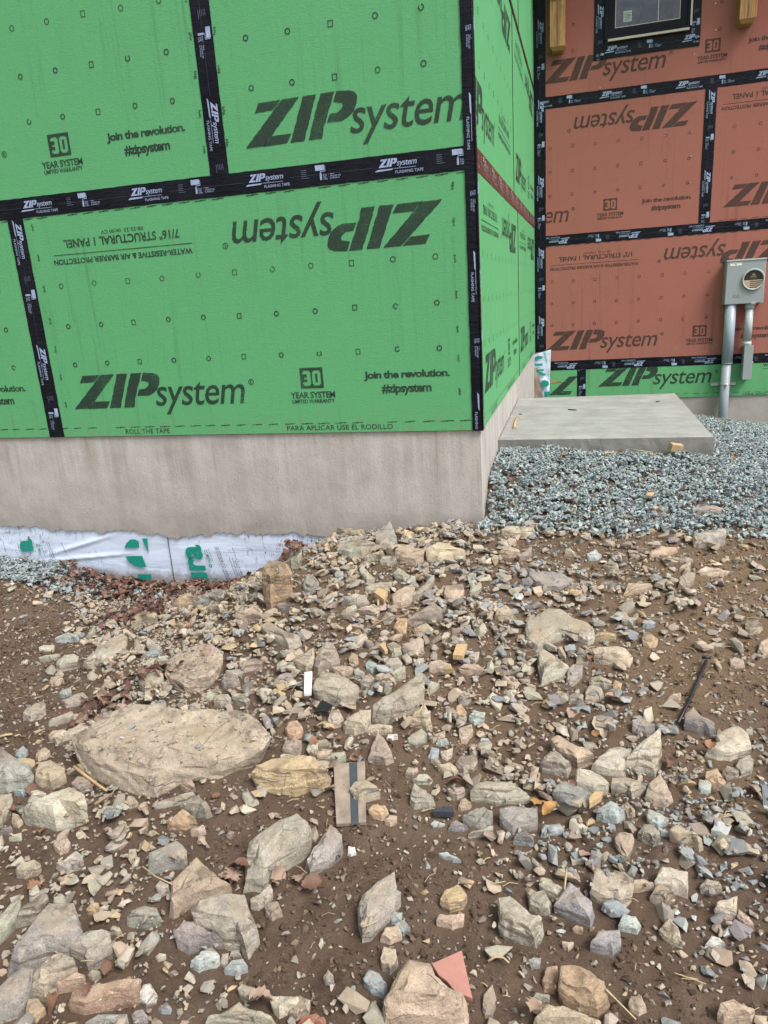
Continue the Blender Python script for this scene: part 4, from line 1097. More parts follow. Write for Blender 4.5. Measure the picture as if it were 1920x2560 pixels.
gt .05 818,1806 824,1779 847,1773 860,1798 851,1819 831,1823 820,1813
tan .05 1019,1809 1036,1782 1061,1759 1076,1786 1082,1821 1067,1827 1032,1813
gg .04 1017,1852 1028,1836 1055,1823 1069,1836 1055,1860 1040,1873 1020,1863
o .05 712,1829 720,1806 743,1800 758,1821 754,1844 735,1852 720,1848
br .04 704,1875 712,1852 735,1846 754,1852 752,1887 727,1890 708,1883
gg .03 787,1867 793,1852 816,1848 828,1860 824,1871 797,1874
tan .03 774,1885 785,1875 816,1873 831,1875 816,1894 793,1900
gg .03 812,1898 831,1883 862,1879 866,1894 847,1910 824,1914
gt .05 1138,1910 1152,1890 1186,1889 1194,1902 1183,1929 1159,1937 1144,1921
tan .03 1094,1914 1125,1906 1140,1917 1148,1933 1136,1941 1109,1925
tan .03 1117,1971 1159,1968 1163,1975 1144,2002 1129,1991
pk .03 1144,2025 1152,1998 1163,1995 1179,2014 1171,2025 1152,2029
g .045 1156,2049 1175,2029 1210,2018 1233,2033 1225,2060 1202,2074 1171,2060
pu .03 1119,2079 1129,2056 1140,2049 1171,2072 1156,2081|small purple angular stone on mud right of the printed scrap@small purple stone on the mud
lb .015 1076,2060 1086,2051 1113,2060 1105,2070 1082,2072
lb .015 1096,2133 1117,2130 1140,2145 1154,2159 1132,2157|thin pale-blue flake lying on open mud@thin pale-blue flake
b .03 1069,1894 1078,1867 1098,1873 1096,1894 1078,1906
lt .03 1100,1879 1132,1871 1129,1890 1117,1904 1105,1894
o .035 1136,1794 1140,1767 1152,1761 1167,1779 1159,1806 1144,1808
lb .035 1171,1798 1183,1775 1213,1782 1210,1798 1186,1815
tan .035 1146,1848 1148,1821 1179,1811 1183,1829 1167,1860 1152,1860
lb .03 1196,1863 1202,1846 1221,1846 1230,1860 1221,1873 1200,1873
tan .03 1076,1852 1086,1836 1113,1827 1113,1848 1082,1860
lb .02 1088,1863 1094,1850 1117,1846 1123,1860 1102,1867
w .02 966,1846 970,1836 993,1835 995,1846 980,1852
w .025 869,2139 870,2116 887,2118 891,2137 878,2142|small white square stone on mud below the printed scrap@small white square stone
gt .035 770,2103 774,2076 789,2066 797,2087 789,2106
gg .02 1169,2095 1194,2079 1233,2064 1233,2076 1202,2093 1175,2097
lt .09 1562,1916 1580,1879 1621,1842 1650,1822 1655,1875 1654,1916 1638,1945 1609,1933 1568,1918|pale blocky boulder with a sharp top, highest in the right-hand cluster@pale sharp-topped boulder
pk .05 1377,1847 1392,1838 1433,1863 1474,1892 1488,1908 1470,1916 1445,1924 1429,1912 1404,1883 1383,1859|red-brown bar-shaped stone slanting down in the right-hand cluster@red-brown bar
gt .05 1349,1912 1359,1892 1388,1875 1416,1900 1429,1916 1420,1949 1392,1937 1355,1920
gg .04 1476,1926 1494,1896 1523,1871 1552,1867 1580,1875 1568,1904 1564,1920 1564,1945 1523,1941 1486,1931|flat grey-green slab under the pale sharp-topped boulder@flat slab under the sharp-topped boulder
lt .06 1437,1970 1441,1926 1470,1924 1506,1941 1525,1961 1519,1982 1486,1994 1445,1976|pale cream block below the red-brown bar-shaped stone@pale cream block below the red-brown bar
g .06 1381,1986 1388,1965 1412,1954 1453,1970 1472,1994 1470,2019 1449,2032 1416,2019 1388,1998|grey block with a dark corner, left of the bamboo-like stub@grey block with a dark corner
gt .045 1527,1961 1529,1945 1568,1945 1601,1953 1615,1970 1601,1986 1580,1998 1543,1974
pk .06 1611,1994 1621,1961 1650,1935 1666,1961 1674,1982 1683,2002 1666,2019 1633,2015 1615,2002|rose-pink stone below the pale sharp-topped boulder@rose-pink stone
gg .07 1175,1991 1190,1960 1213,1952 1240,1955 1277,1953 1301,1970 1326,1998 1318,2008 1285,2013 1248,2015 1215,2006|broad mottled grey stone with cream top left of the orange leaves@broad mottled grey stone
pg .05 1248,2043 1246,2023 1277,2015 1310,2019 1342,2023 1346,2043 1338,2068 1310,2076 1281,2090 1260,2064|flat dark purple-grey slab below the broad mottled stone@dark slab below the mottled stone
pg .05 1709,1814 1711,1789 1730,1769 1752,1789 1785,1818 1791,1838 1777,1845 1744,1832 1720,1822|wedge of grey-purple slate at the foot of the black cord@grey-purple wedge by the black cord
lt .045 1761,1892 1793,1867 1789,1838 1814,1822 1847,1816 1871,1834 1879,1871 1863,1888 1826,1904 1789,1900|large flat cream slab near the right edge of the picture@large cream slab on the right
g .045 1580,1822 1580,1801 1601,1793 1629,1810 1638,1826 1617,1847 1593,1838
o .04 1763,1949 1765,1929 1793,1924 1806,1941 1818,1970 1810,1978 1785,1974
gt .04 1804,1933 1814,1914 1834,1920 1847,1937 1843,1949 1814,1953
gg .04 1838,1920 1847,1900 1873,1888 1884,1904 1879,1933 1851,1945
lb .035 1746,1970 1748,1949 1773,1951 1779,1963 1775,1986 1752,1984
lb .05 1490,2043 1494,2023 1527,2002 1552,2019 1564,2039 1543,2060 1506,2058|pale blue-grey angular stone right of the bamboo-like stub@pale blue-grey stone by the stub
tan .035 1549,2019 1568,2004 1588,2027 1588,2043 1568,2045
lb .03 1616,2039 1621,2023 1650,2035 1672,2052 1646,2076 1625,2060
gg .045 1593,2084 1609,2060 1633,2062 1650,2084 1650,2105 1633,2119 1605,2101
tan .045 1674,2076 1687,2062 1715,2076 1748,2101 1759,2125 1748,2131 1703,2109|slanting tan bar stone among blue stones at the right@slanting tan bar among blue stones
tan .04 1535,2097 1552,2080 1580,2084 1586,2097 1576,2133 1572,2162 1556,2150 1543,2121
b .045 1283,2103 1289,2084 1314,2078 1334,2088 1336,2117 1301,2115|chunky blue-green stone below the dark purple-grey slab@chunky blue-green stone
lb .04 1351,2093 1359,2062 1400,2060 1411,2074 1383,2086 1359,2095
lt .09 1475,2231 1489,2169 1509,2180 1563,2180 1586,2201 1580,2238 1556,2285 1536,2275 1489,2245|big notched cream boulder at the lower right@big notched cream boulder
tan .035 1580,2201 1610,2197 1636,2214 1603,2231 1580,2234
lt .06 1635,2204 1654,2167 1720,2180 1720,2248 1698,2238 1637,2211|square pale boulder right of the notched cream one@square pale boulder
gts .07 895,2272 908,2238 945,2204 986,2180 992,2224 1003,2231 982,2278 955,2312 928,2356 905,2359 895,2312|tall pointed grey-purple stone lying on mud at bottom centre@tall pointed stone at bottom centre
gg .07 1246,2319 1244,2245 1273,2241 1313,2272 1357,2312 1360,2339 1340,2376 1300,2359 1259,2339|pale grey-green angular boulder alone on mud at bottom right@pale angular boulder on the mud
pu .06 1384,2265 1421,2207 1448,2224 1475,2258 1487,2292 1478,2322 1441,2305 1401,2278|triangular slab of grey and violet with cream stains@grey and violet triangular slab
oy .05 1099,2258 1111,2228 1144,2211 1168,2238 1158,2272 1124,2284 1104,2272
gt .05 1323,2272 1320,2238 1360,2224 1381,2265 1374,2288 1347,2288
lt .045 1347,2211 1350,2194 1374,2197 1408,2231 1394,2251 1367,2238
br .04 1624,2245 1641,2211 1671,2221 1688,2248 1664,2268 1637,2258
gt .035 1749,2218 1765,2197 1799,2207 1806,2224 1779,2241 1752,2231
lt .035 1786,2278 1792,2255 1843,2241 1843,2302 1813,2299
tan .03 1843,2292 1846,2272 1873,2295 1887,2329 1860,2319
pu .05 1475,2366 1495,2329 1549,2326 1554,2359 1532,2396 1502,2386|violet-grey block with a chalky patch on open mud@violet-grey block
lb .045 1545,2319 1556,2285 1590,2292 1603,2315 1593,2338 1556,2326|speckled pale-blue cobble above right of the violet-grey block@speckled pale-blue cobble
tan .025 1647,2326 1671,2295 1695,2319 1708,2373 1684,2366 1657,2346
w .035 1761,2369 1779,2339 1799,2346 1817,2376 1779,2380|small near-white pyramid stone on open mud at the right@near-white pyramid stone
pk .11 952,2560 955,2528 976,2481 996,2434 1023,2400 1077,2410 1090,2440 1138,2481 1168,2508 1171,2589 955,2589|broad pink-stained boulder at the bottom edge carrying the pink board scrap@pink-stained boulder
tan .05 950,2400 959,2366 989,2373 996,2407 976,2440 955,2427
b .04 907,2447 922,2423 949,2434 969,2467 962,2501 928,2481
gt .04 807,2447 820,2423 834,2440 837,2464 814,2464
tan .04 950,2353 962,2319 996,2315 1006,2339 976,2363
ob .09 1394,2474 1397,2413 1448,2413 1482,2434 1516,2467 1526,2515 1495,2545 1448,2542 1408,2508|rusty brown layered boulder at the bottom, right of centre@rusty layered boulder
o .05 1354,2454 1367,2417 1394,2413 1397,2467 1387,2488 1360,2481
pk .06 1792,2535 1799,2508 1833,2498 1860,2515 1887,2542 1880,2569 1806,2569|tan and red stone at the bottom right corner@tan and red stone in the corner
br .05 1205,2528 1208,2488 1232,2461 1242,2501 1232,2548 1212,2548
pk .06 1333,2555 1360,2515 1408,2515 1455,2535 1502,2555 1509,2589 1333,2589
b .03 972,2295 979,2278 1006,2282 1003,2309 979,2312
b .03 986,2312 1009,2299 1026,2319 1009,2342 989,2329
tan .03 1570,2508 1576,2491 1603,2488 1617,2528 1597,2542 1576,2528
gt .03 1327,2501 1340,2481 1374,2488 1374,2508 1340,2515
pk .025 1090,2305 1097,2288 1161,2285 1158,2312 1131,2326
pk .02 1430,2322 1441,2312 1458,2319 1455,2336 1435,2334
tan .02 1404,2353 1435,2356 1421,2380 1408,2369
g .03 1320,2400 1333,2393 1352,2396 1350,2420 1327,2427
gts .09 17,2438 29,2394 63,2331 96,2288 125,2259 186,2257 193,2293 207,2331 188,2370 164,2385 121,2399 82,2433 48,2447 19,2443|largest grey-purple boulder in the bottom left cluster@largest boulder of the bottom left cluster
gt .06 166,2375 193,2346 217,2329 256,2324 275,2331 280,2360 260,2399 251,2423 222,2430 193,2399|mottled grey and yellow slab right of the largest bottom left boulder@mottled grey and yellow slab
gt .06 72,2495 80,2438 116,2399 154,2382 188,2399 193,2416 164,2433 140,2471 113,2505|smooth taupe bar below the largest bottom left boulder@smooth taupe bar
pg .08 0,2466 29,2438 63,2416 82,2423 80,2457 68,2500 43,2544 0,2563 -29,2563 -29,2476|dark speckled boulder in the bottom left corner@dark speckled boulder
ob .06 169,2515 178,2486 231,2466 289,2452 352,2447 347,2471 309,2500 260,2529 212,2539 174,2529|rust-orange and grey striped slab near the bottom left@rust-orange striped slab
pk .07 424,2293 427,2216 458,2177 492,2144 521,2172 559,2206 581,2224 540,2245 482,2264 434,2300|pinkish-tan triangular slab propped on the cream boulder@pinkish triangular slab
gt .09 477,2278 492,2254 545,2237 612,2235 627,2278 649,2331 637,2370 622,2401 608,2389 603,2370 564,2363 526,2322 487,2298|large cream and grey cracked boulder below the pinkish triangular slab@large cracked cream boulder
pg .05 433,2331 463,2305 487,2303 521,2327 562,2360 530,2368 502,2375 473,2388 444,2370|flat violet-grey stone left of the cracked cream boulder@flat violet-grey stone
lb .05 476,2418 502,2380 530,2368 550,2389 540,2413 521,2418 497,2433|pale blue stone under the cracked cream boulder, left of its twin@left pale-blue twin stone
lb .05 559,2428 579,2401 608,2397 620,2418 598,2441 564,2438|pale blue stone under the cracked cream boulder, right of its twin@right pale-blue twin stone
gt .03 571,2399 579,2377 598,2375 605,2394
g .03 550,2409 555,2385 571,2382 571,2409 559,2421
g .05 316,2307 328,2278 362,2265 391,2269 404,2298 400,2315 357,2322 323,2317|dome-shaped grey stone left of the pinkish triangular slab@dome-shaped grey stone
gg .05 31,2307 53,2278 96,2240 116,2231 122,2245 96,2288 72,2312 39,2322
gg .05 0,2351 0,2293 29,2259 53,2249 51,2274 29,2312 5,2356 -29,2370 -29,2312
o .03 215,2278 227,2257 246,2257 251,2271 236,2288 219,2289
lt .05 624,2259 646,2240 675,2211 682,2225 675,2249 646,2278 627,2274
br .045 661,2269 673,2257 694,2254 707,2286 680,2305 663,2288
w .05 345,2491 357,2462 376,2459 393,2486 391,2510 366,2520 350,2510|round white-grey cobble at the end of the rust-orange striped slab@round white-grey cobble
lt .04 593,2471 603,2459 639,2471 637,2495 612,2509 598,2486
lt .05 673,2493 699,2491 747,2495 738,2520 699,2548 682,2524
tan .05 719,2534 747,2488 776,2500 772,2534 743,2554 723,2546
gg .06 511,2582 516,2560 540,2539 600,2506 646,2534 690,2560 690,2582|light peaked stone cut by the bottom edge, left of centre@light peaked stone at the bottom edge
ob .05 63,2544 70,2498 96,2496 113,2520 92,2560 63,2563
pk .05 140,2471 159,2447 193,2430 212,2438 212,2462 169,2481 145,2486
pu .04 328,2539 338,2527 357,2524 372,2544 369,2560 333,2563
g .05 212,2558 246,2536 318,2536 323,2563 212,2577
lb .02 275,2322 285,2313 299,2319 306,2334 294,2341 277,2336
b .02 277,2385 280,2356 289,2351 298,2370 289,2394
lt .03 388,2216 400,2201 420,2211 427,2235 405,2242 395,2230
red .04 745,2560 757,2541 791,2534 815,2553 815,2577 743,2577|brick-red rounded stone with a dark mark at the bottom edge@brick-red stone
gg .025 388,2394 398,2382 415,2385 412,2401 395,2406
gg .025 219,2438 231,2424 253,2428 251,2445 231,2452
b .03 395,2524 415,2504 429,2520 427,2536 405,2536"""
# ------------------------------------------------------------------ ground
CP = [(-8,0,-.85),(-5,0,-.78),(-3.02,0,-.77),(-2.6,0,-.81),(-2.3,0,-.86),(-2,0,-.91),(-1.66,0,-.905),(-1.3,0,-.84),(-1.1,0,-.74),(-.95,0,-.585),(-.7,0,-.53),(-.5,0,-.505),(-.03,0,-.50),
 (0.02,-.17,-.43),(0.05,.26,-.29),(0,.74,-.265),(.6,.75,-.265),(1.17,.77,-.31),(1.3,1.5,-.33),(1.25,2.1,-.37),(.6,2.4,-.38),(0,2.4,-.36),(.6,3.2,-.5),(1.7,2.5,-.5),(2.2,2.5,-.58),(1.77,4.1,-.73),(2.2,4.1,-.79),(3.2,4,-.88),(.4,4.1,-.62),
 (.6,.2,-.36),(.6,-.1,-.44),(1.2,.1,-.44),(1.8,.3,-.50),(1.7,1.2,-.40),(2.5,.8,-.52),(.3,-.35,-.50),(1.2,-.6,-.60),(.5,-.9,-.63),(0,-.6,-.56),(-.5,-.35,-.52),(-.9,-.4,-.59),(-.4,-.9,-.64),(-1,-.9,-.73),
 (-1.5,-.35,-.86),(-1.6,-.8,-.86),(-2.3,-.5,-.84),(-3,-.5,-.79),(-1.5,-1.25,-.84),(-.9,-1.4,-.80),(-.4,-1.5,-.75),(.3,-1.6,-.78),(1.0,-1.5,-.76),(1.8,-.8,-.68),(0,-2.3,-.88),(.8,-2.2,-.86),(-1.2,-2.2,-.91),(-2,-1.6,-.90),(2,-1.8,-.80),
 (0,-3.5,-.94),(-3,-3,-.96),(3,-2.5,-.84),(3.2,0,-.60),(3.2,2,-.62)]
CPa = np.array(CP)
def _tps(r2): return .5*r2*np.log(np.maximum(r2, 1e-12))
_n = len(CPa); _K = _tps(((CPa[:, None, :2]-CPa[None, :, :2])**2).sum(2))+np.eye(_n)*.02
_P = np.c_[np.ones(_n), CPa[:, :2]]
_A = np.block([[_K, _P], [_P.T, np.zeros((3, 3))]])
_w = np.linalg.solve(_A, np.r_[CPa[:, 2], 0, 0, 0])
def base_z(x, y):
    x = np.asarray(x, float); y = np.asarray(y, float); sh = x.shape; x = x.ravel(); y = y.ravel(); out = np.empty(len(x))
    xc = np.clip(x, -5, 3.6); yc = np.clip(y, -3.6, 4.3)
    for i in range(0, len(x), 20000):
        a = xc[i:i+20000, None]; b = yc[i:i+20000, None]
        out[i:i+20000] = _tps((a-CPa[None, :, 0])**2+(b-CPa[None, :, 1])**2)@_w[:_n]+_w[_n]+_w[_n+1]*a[:, 0]+_w[_n+2]*b[:, 0]
    far = np.hypot(x-xc, y-yc); k = np.clip(far/3, 0, 1)
    return (out*(1-k)-.95*k).reshape(sh)
GX0, GX1, GY0, GY1, GS = -3.7, 3.3, -3.4, 4.25, .0125
gxs = np.arange(GX0, GX1, GS); gys = np.arange(GY0, GY1, GS)
XX, YY = np.meshgrid(gxs, gys, indexing='ij')
# coarse spline, refined bilinearly
cx = np.arange(GX0, GX1+.1, .05); cy = np.arange(GY0, GY1+.1, .05)
CX, CY = np.meshgrid(cx, cy, indexing='ij'); CZ = base_z(CX, CY)
def base_fast(x, y):
    fx = np.clip((np.asarray(x)-cx[0])/.05, 0, len(cx)-1.001); fy = np.clip((np.asarray(y)-cy[0])/.05, 0, len(cy)-1.001)
    i = fx.astype(int); j = fy.astype(int); a = fx-i; b = fy-j
    return (CZ[i, j]*(1-a)+CZ[i+1, j]*a)*(1-b)+(CZ[i, j+1]*(1-a)+CZ[i+1, j+1]*a)*b
def relief(x, y):
    return .050*vnoise(x, y, .45, 1)+.026*vnoise(x, y, .17, 2)+.014*vnoise(x, y, .07, 3)+.008*vnoise(x, y, .032, 4)+.004*vnoise(x, y, .016, 5)
ZZ = base_fast(XX, YY)+relief(XX, YY)
ZZ = np.where((YY > .05) & (XX < -.05), np.minimum(ZZ, -.7), ZZ)
def gz(x, y, A=None):
    A = ZZ if A is None else A
    fx = np.clip((np.asarray(x, float)-GX0)/GS, 0, len(gxs)-1.001); fy = np.clip((np.asarray(y, float)-GY0)/GS, 0, len(gys)-1.001)
    i = fx.astype(int); j = fy.astype(int); a = fx-i; b = fy-j
    return (A[i, j]*(1-a)+A[i+1, j]*a)*(1-b)+(A[i, j+1]*(1-a)+A[i+1, j+1]*a)*b
def hit(px, py, h=0.0, A=None):
    """point where the view line through a picture point meets the ground raised by h"""
    d = ray(px, py); o = CAM
    s = np.linspace(.6, 9.5, 700); P = o[None]+d[None]*s[:, None]
    g = gz(P[:, 0], P[:, 1], A)+h
    k = np.argmax(P[:, 2] < g)
    if P[k, 2] >= g[k]: return P[-1]
    if k == 0: return P[0]
    t = (P[k-1, 2]-g[k-1])/((P[k-1, 2]-g[k-1])-(P[k, 2]-g[k])+1e-9)
    return P[k-1]+(P[k]-P[k-1])*t

# gravel bed outline in plan
def V2F(x, y): return x*1.15733, y*1.15733
gb = [hit(*V2F(*p)) for p in ((1046,1128),(1100,1135),(1160,1150),(1250,1148),(1330,1158),(1420,1150),(1520,1145),(1600,1150),(1659,1155))]
GBX = np.array([p[0] for p in gb]); GBY = np.array([p[1] for p in gb]); _o = np.argsort(GBX); GBX = GBX[_o]; GBY = GBY[_o]
def gravel_mask(x, y):
    e = np.where(x < .25, np.minimum(np.interp(x, GBX, GBY), -.16), np.interp(x, GBX, GBY))+.10*vnoise(x, y, .25, 31)+.05*vnoise(x, y, .08, 32)
    return np.clip((y-e)/.10+.5, 0, 1)*(x > -.04)
ZZ = ZZ-.02*gravel_mask(XX, YY)

# ground mesh: fine where it is seen, coarse out to the horizon
ax = np.r_[-300, -120, -50, -20, -10, -6, -4.5, gxs, 3.6, 5, 8, 15, 40, 120, 300]
ay = np.r_[-300, -120, -50, -20, -10, -6, -4.2, gys, 4.6, 6, 10, 20, 60, 150, 300]
AX, AY = np.meshgrid(ax, ay, indexing='ij')
GZ = np.empty(AX.shape); GZ[:] = base_z(AX, AY)
GZ[7:7+len(gxs), 7:7+len(gys)] = ZZ
nx, ny = AX.shape
ii, jj = np.meshgrid(np.arange(nx-1), np.arange(ny-1), indexing='ij'); a = (ii*ny+jj).ravel()
me = mesh_np('ground', np.c_[AX.ravel(), AY.ravel(), GZ.ravel()], np.c_[a, a+ny, a+ny+1, a+1], True)
at = me.attributes.new('dry', 'FLOAT', 'POINT')
dpx, dpy, _z = to_px(np.c_[AX.ravel(), AY.ravel(), GZ.ravel()])
def blob(px, py, L):
    v = np.zeros(len(px))
    for (x, y, r, w) in L: v += w*np.exp(-(((px-x*1.15733)**2+(py-y*1.15733)**2)/(2*(r*.8)**2)))
    return v
DRY = [(1000,1700,300,.30),(1500,1650,200,.3),(900,1400,250,.35),(1450,1420,170,.9),(1250,1230,200,.6),(1600,1300,200,.7),(1150,1290,80,.5),(1600,1700,60,.9),(350,1540,80,.5),(60,1260,120,.3),(350,1270,120,.3),(800,1300,250,.35),(1500,1300,150,.7)]
dry = np.clip(blob(dpx, dpy, DRY)+.25*vnoise(AX.ravel(), AY.ravel(), .3, 8), 0, 1)
dry = np.where(_z > .2, dry, .2)
at.data.foreach_set('value', dry.astype(np.float32))
ground = tag(link('ground', me, M['soil']), kind='structure')

# ------------------------------------------------------------------ concrete step slab
zs0, zs1 = -.197, -.166
sl = MB()
P = [(-.009, .772, zs0), (1.172, .785, zs0-.002), (1.125, 2.205, zs1), (-.009, 2.160, zs1)]
def slab_mesh():
    bm = bmesh.new()
    top = []; N = 40
    ring = []
    for k in range(4):
        a = Vector(P[k]); b = Vector(P[(k+1) % 4])
        for i in range(N): ring.append(a.lerp(b, i/N))
    c = sum(ring, Vector())/len(ring)
    def rough(v, amp, s): 
        d = (v-c); d.z = 0; d.normalize(); q = mnoise.noise(v*s)*amp
        return v+d*q if v.x > .0 else v
    r0 = [bm.verts.new(rough(v.lerp(c, .012), .001, 9)+Vector((0, 0, .0))) for v in ring]
    r1 = [bm.verts.new(rough(v, .004, 14)+Vector((0, 0, -.008))) for v in ring]
    r2 = [bm.verts.new(rough(v, .004, 22)+Vector((0, 0, -.05))) for v in ring]
    r3 = [bm.verts.new(rough(v, .007, 18)+Vector((0, 0, -.10))) for v in ring]
    r4 = [bm.verts.new(v+Vector((0, 0, -.25))) for v in ring]
    n = len(ring)
    for A, B in ((r0, r1), (r1, r2), (r2, r3), (r3, r4)):
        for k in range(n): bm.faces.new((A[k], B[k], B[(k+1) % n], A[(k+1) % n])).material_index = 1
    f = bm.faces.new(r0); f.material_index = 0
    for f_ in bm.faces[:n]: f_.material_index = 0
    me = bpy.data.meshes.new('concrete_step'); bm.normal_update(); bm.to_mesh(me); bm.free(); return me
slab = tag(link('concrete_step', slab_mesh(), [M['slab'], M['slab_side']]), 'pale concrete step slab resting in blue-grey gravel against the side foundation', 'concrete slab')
b0 = aty(1, 1, 1)
SLABP = np.array([p[:2] for p in P])
def in_slab(x, y, m=.0): return (x < 1.172+m) & (y > .772-m) & (y < 2.2+m) & (x > -.02)

# ------------------------------------------------------------------ traced stones
_P0 = dict(tan=(.40,.315,.225), lt=(.47,.42,.33), gg=(.335,.315,.245), gt=(.315,.275,.225), g=(.225,.22,.20), pg=(.175,.157,.152), pu=(.21,.195,.22),
           b=(.23,.30,.33), lb=(.36,.42,.42), o=(.42,.255,.14), pk=(.40,.285,.205), d=(.09,.09,.095), br=(.265,.20,.16), ob=(.33,.20,.115),
           oy=(.44,.31,.15), lay=(.40,.32,.23), gts=(.27,.245,.215), w=(.58,.58,.54), red=(.45,.15,.10))
PAL = {k: tuple(.74*a+.26*b for a, b in zip(v, (.40, .375, .315))) if k not in ('d', 'red', 'w') else v for k, v in _P0.items()}
CNAME = dict(tan='tan', lt='pale cream', gg='green-grey', gt='grey-tan', g='grey', pg='dark purple-grey', pu='violet-grey', b='blue-grey', lb='pale blue-grey', o='orange-tan',
             pk='pinkish tan', d='near-black', br='brown', ob='rust-brown', oy='yellow-tan', lay='tan', gts='mottled grey', w='white', red='red')
HM = ZZ.copy()                    # height of whatever lies on top, for piling
OCC = np.zeros_like(HM)           # where traced stones lie
def raise_poly(P2, z, oc=1):
    x0, y0 = P2.min(0); x1, y1 = P2.max(0)
    i0, i1 = max(0, int((x0-GX0)/GS)), min(len(gxs), int((x1-GX0)/GS)+2); j0, j1 = max(0, int((y0-GY0)/GS)), min(len(gys), int((y1-GY0)/GS)+2)
    if i1 <= i0 or j1 <= j0: return
    X = XX[i0:i1, j0:j1]; Y = YY[i0:i1, j0:j1]; ins = np.zeros(X.shape, bool); n = len(P2)
    for k in range(n):
        xa, ya = P2[k]; xb, yb = P2[(k+1) % n]
        c = ((ya > Y) != (yb > Y)) & (X < (xb-xa)*(Y-ya)/((yb-ya)+1e-12)+xa); ins ^= c
    HM[i0:i1, j0:j1] = np.where(ins, np.maximum(HM[i0:i1, j0:j1], z), HM[i0:i1, j0:j1]); OCC[i0:i1, j0:j1] = np.where(ins, oc, OCC[i0:i1, j0:j1])

def rast(me, org):
    V = np.empty(len(me.vertices)*3, np.float32); me.vertices.foreach_get('co', V); V = V.reshape(-1, 3)+org
    i = ((V[:, 0]-GX0)/GS).astype(int); j = ((V[:, 1]-GY0)/GS).astype(int); k = (i >= 0) & (i < len(gxs)) & (j >= 0) & (j < len(gys))
    np.maximum.at(HM, (i[k], j[k]), V[k, 2])
def fbm(p, s, o=3):
    v = 0; a = 1
    for k in range(o): v += a*mnoise.noise(p*s*(2**k)); a *= .5
    return v
def bed(bm, R, t, rng, org, k):
    nb = Vector((rng.uniform(-.35, .35), rng.uniform(-.35, .35), 1)).normalized(); th = max(.007, min(.022, t*.28)); off = rng.random()*9
    if R > .2: nb = Vector((.30, -.42, 1)).normalized(); th = .030
    lay = {}
    bm.normal_update()
    for v in bm.verts:
        p = v.co-Vector(org.tolist())
        s = p.dot(nb)/th+off+.35*mnoise.noise(p*9)
        i = math.floor(s); f = s-i
        if i not in lay: lay[i] = rng.uniform(-1, 1)
        nrm = v.normal-nb*v.normal.dot(nb); side = nrm.length
        f2 = 0 if f < .3 else 1 if f > .7 else (f-.3)/.4
        if R < .2 or side > .35: v.co += nb*((f2-f)*th*.75*k*(1-side*.6))
        if side > .25: v.co += nrm*(lay[i]*min(th*.5, R*.035)*k)
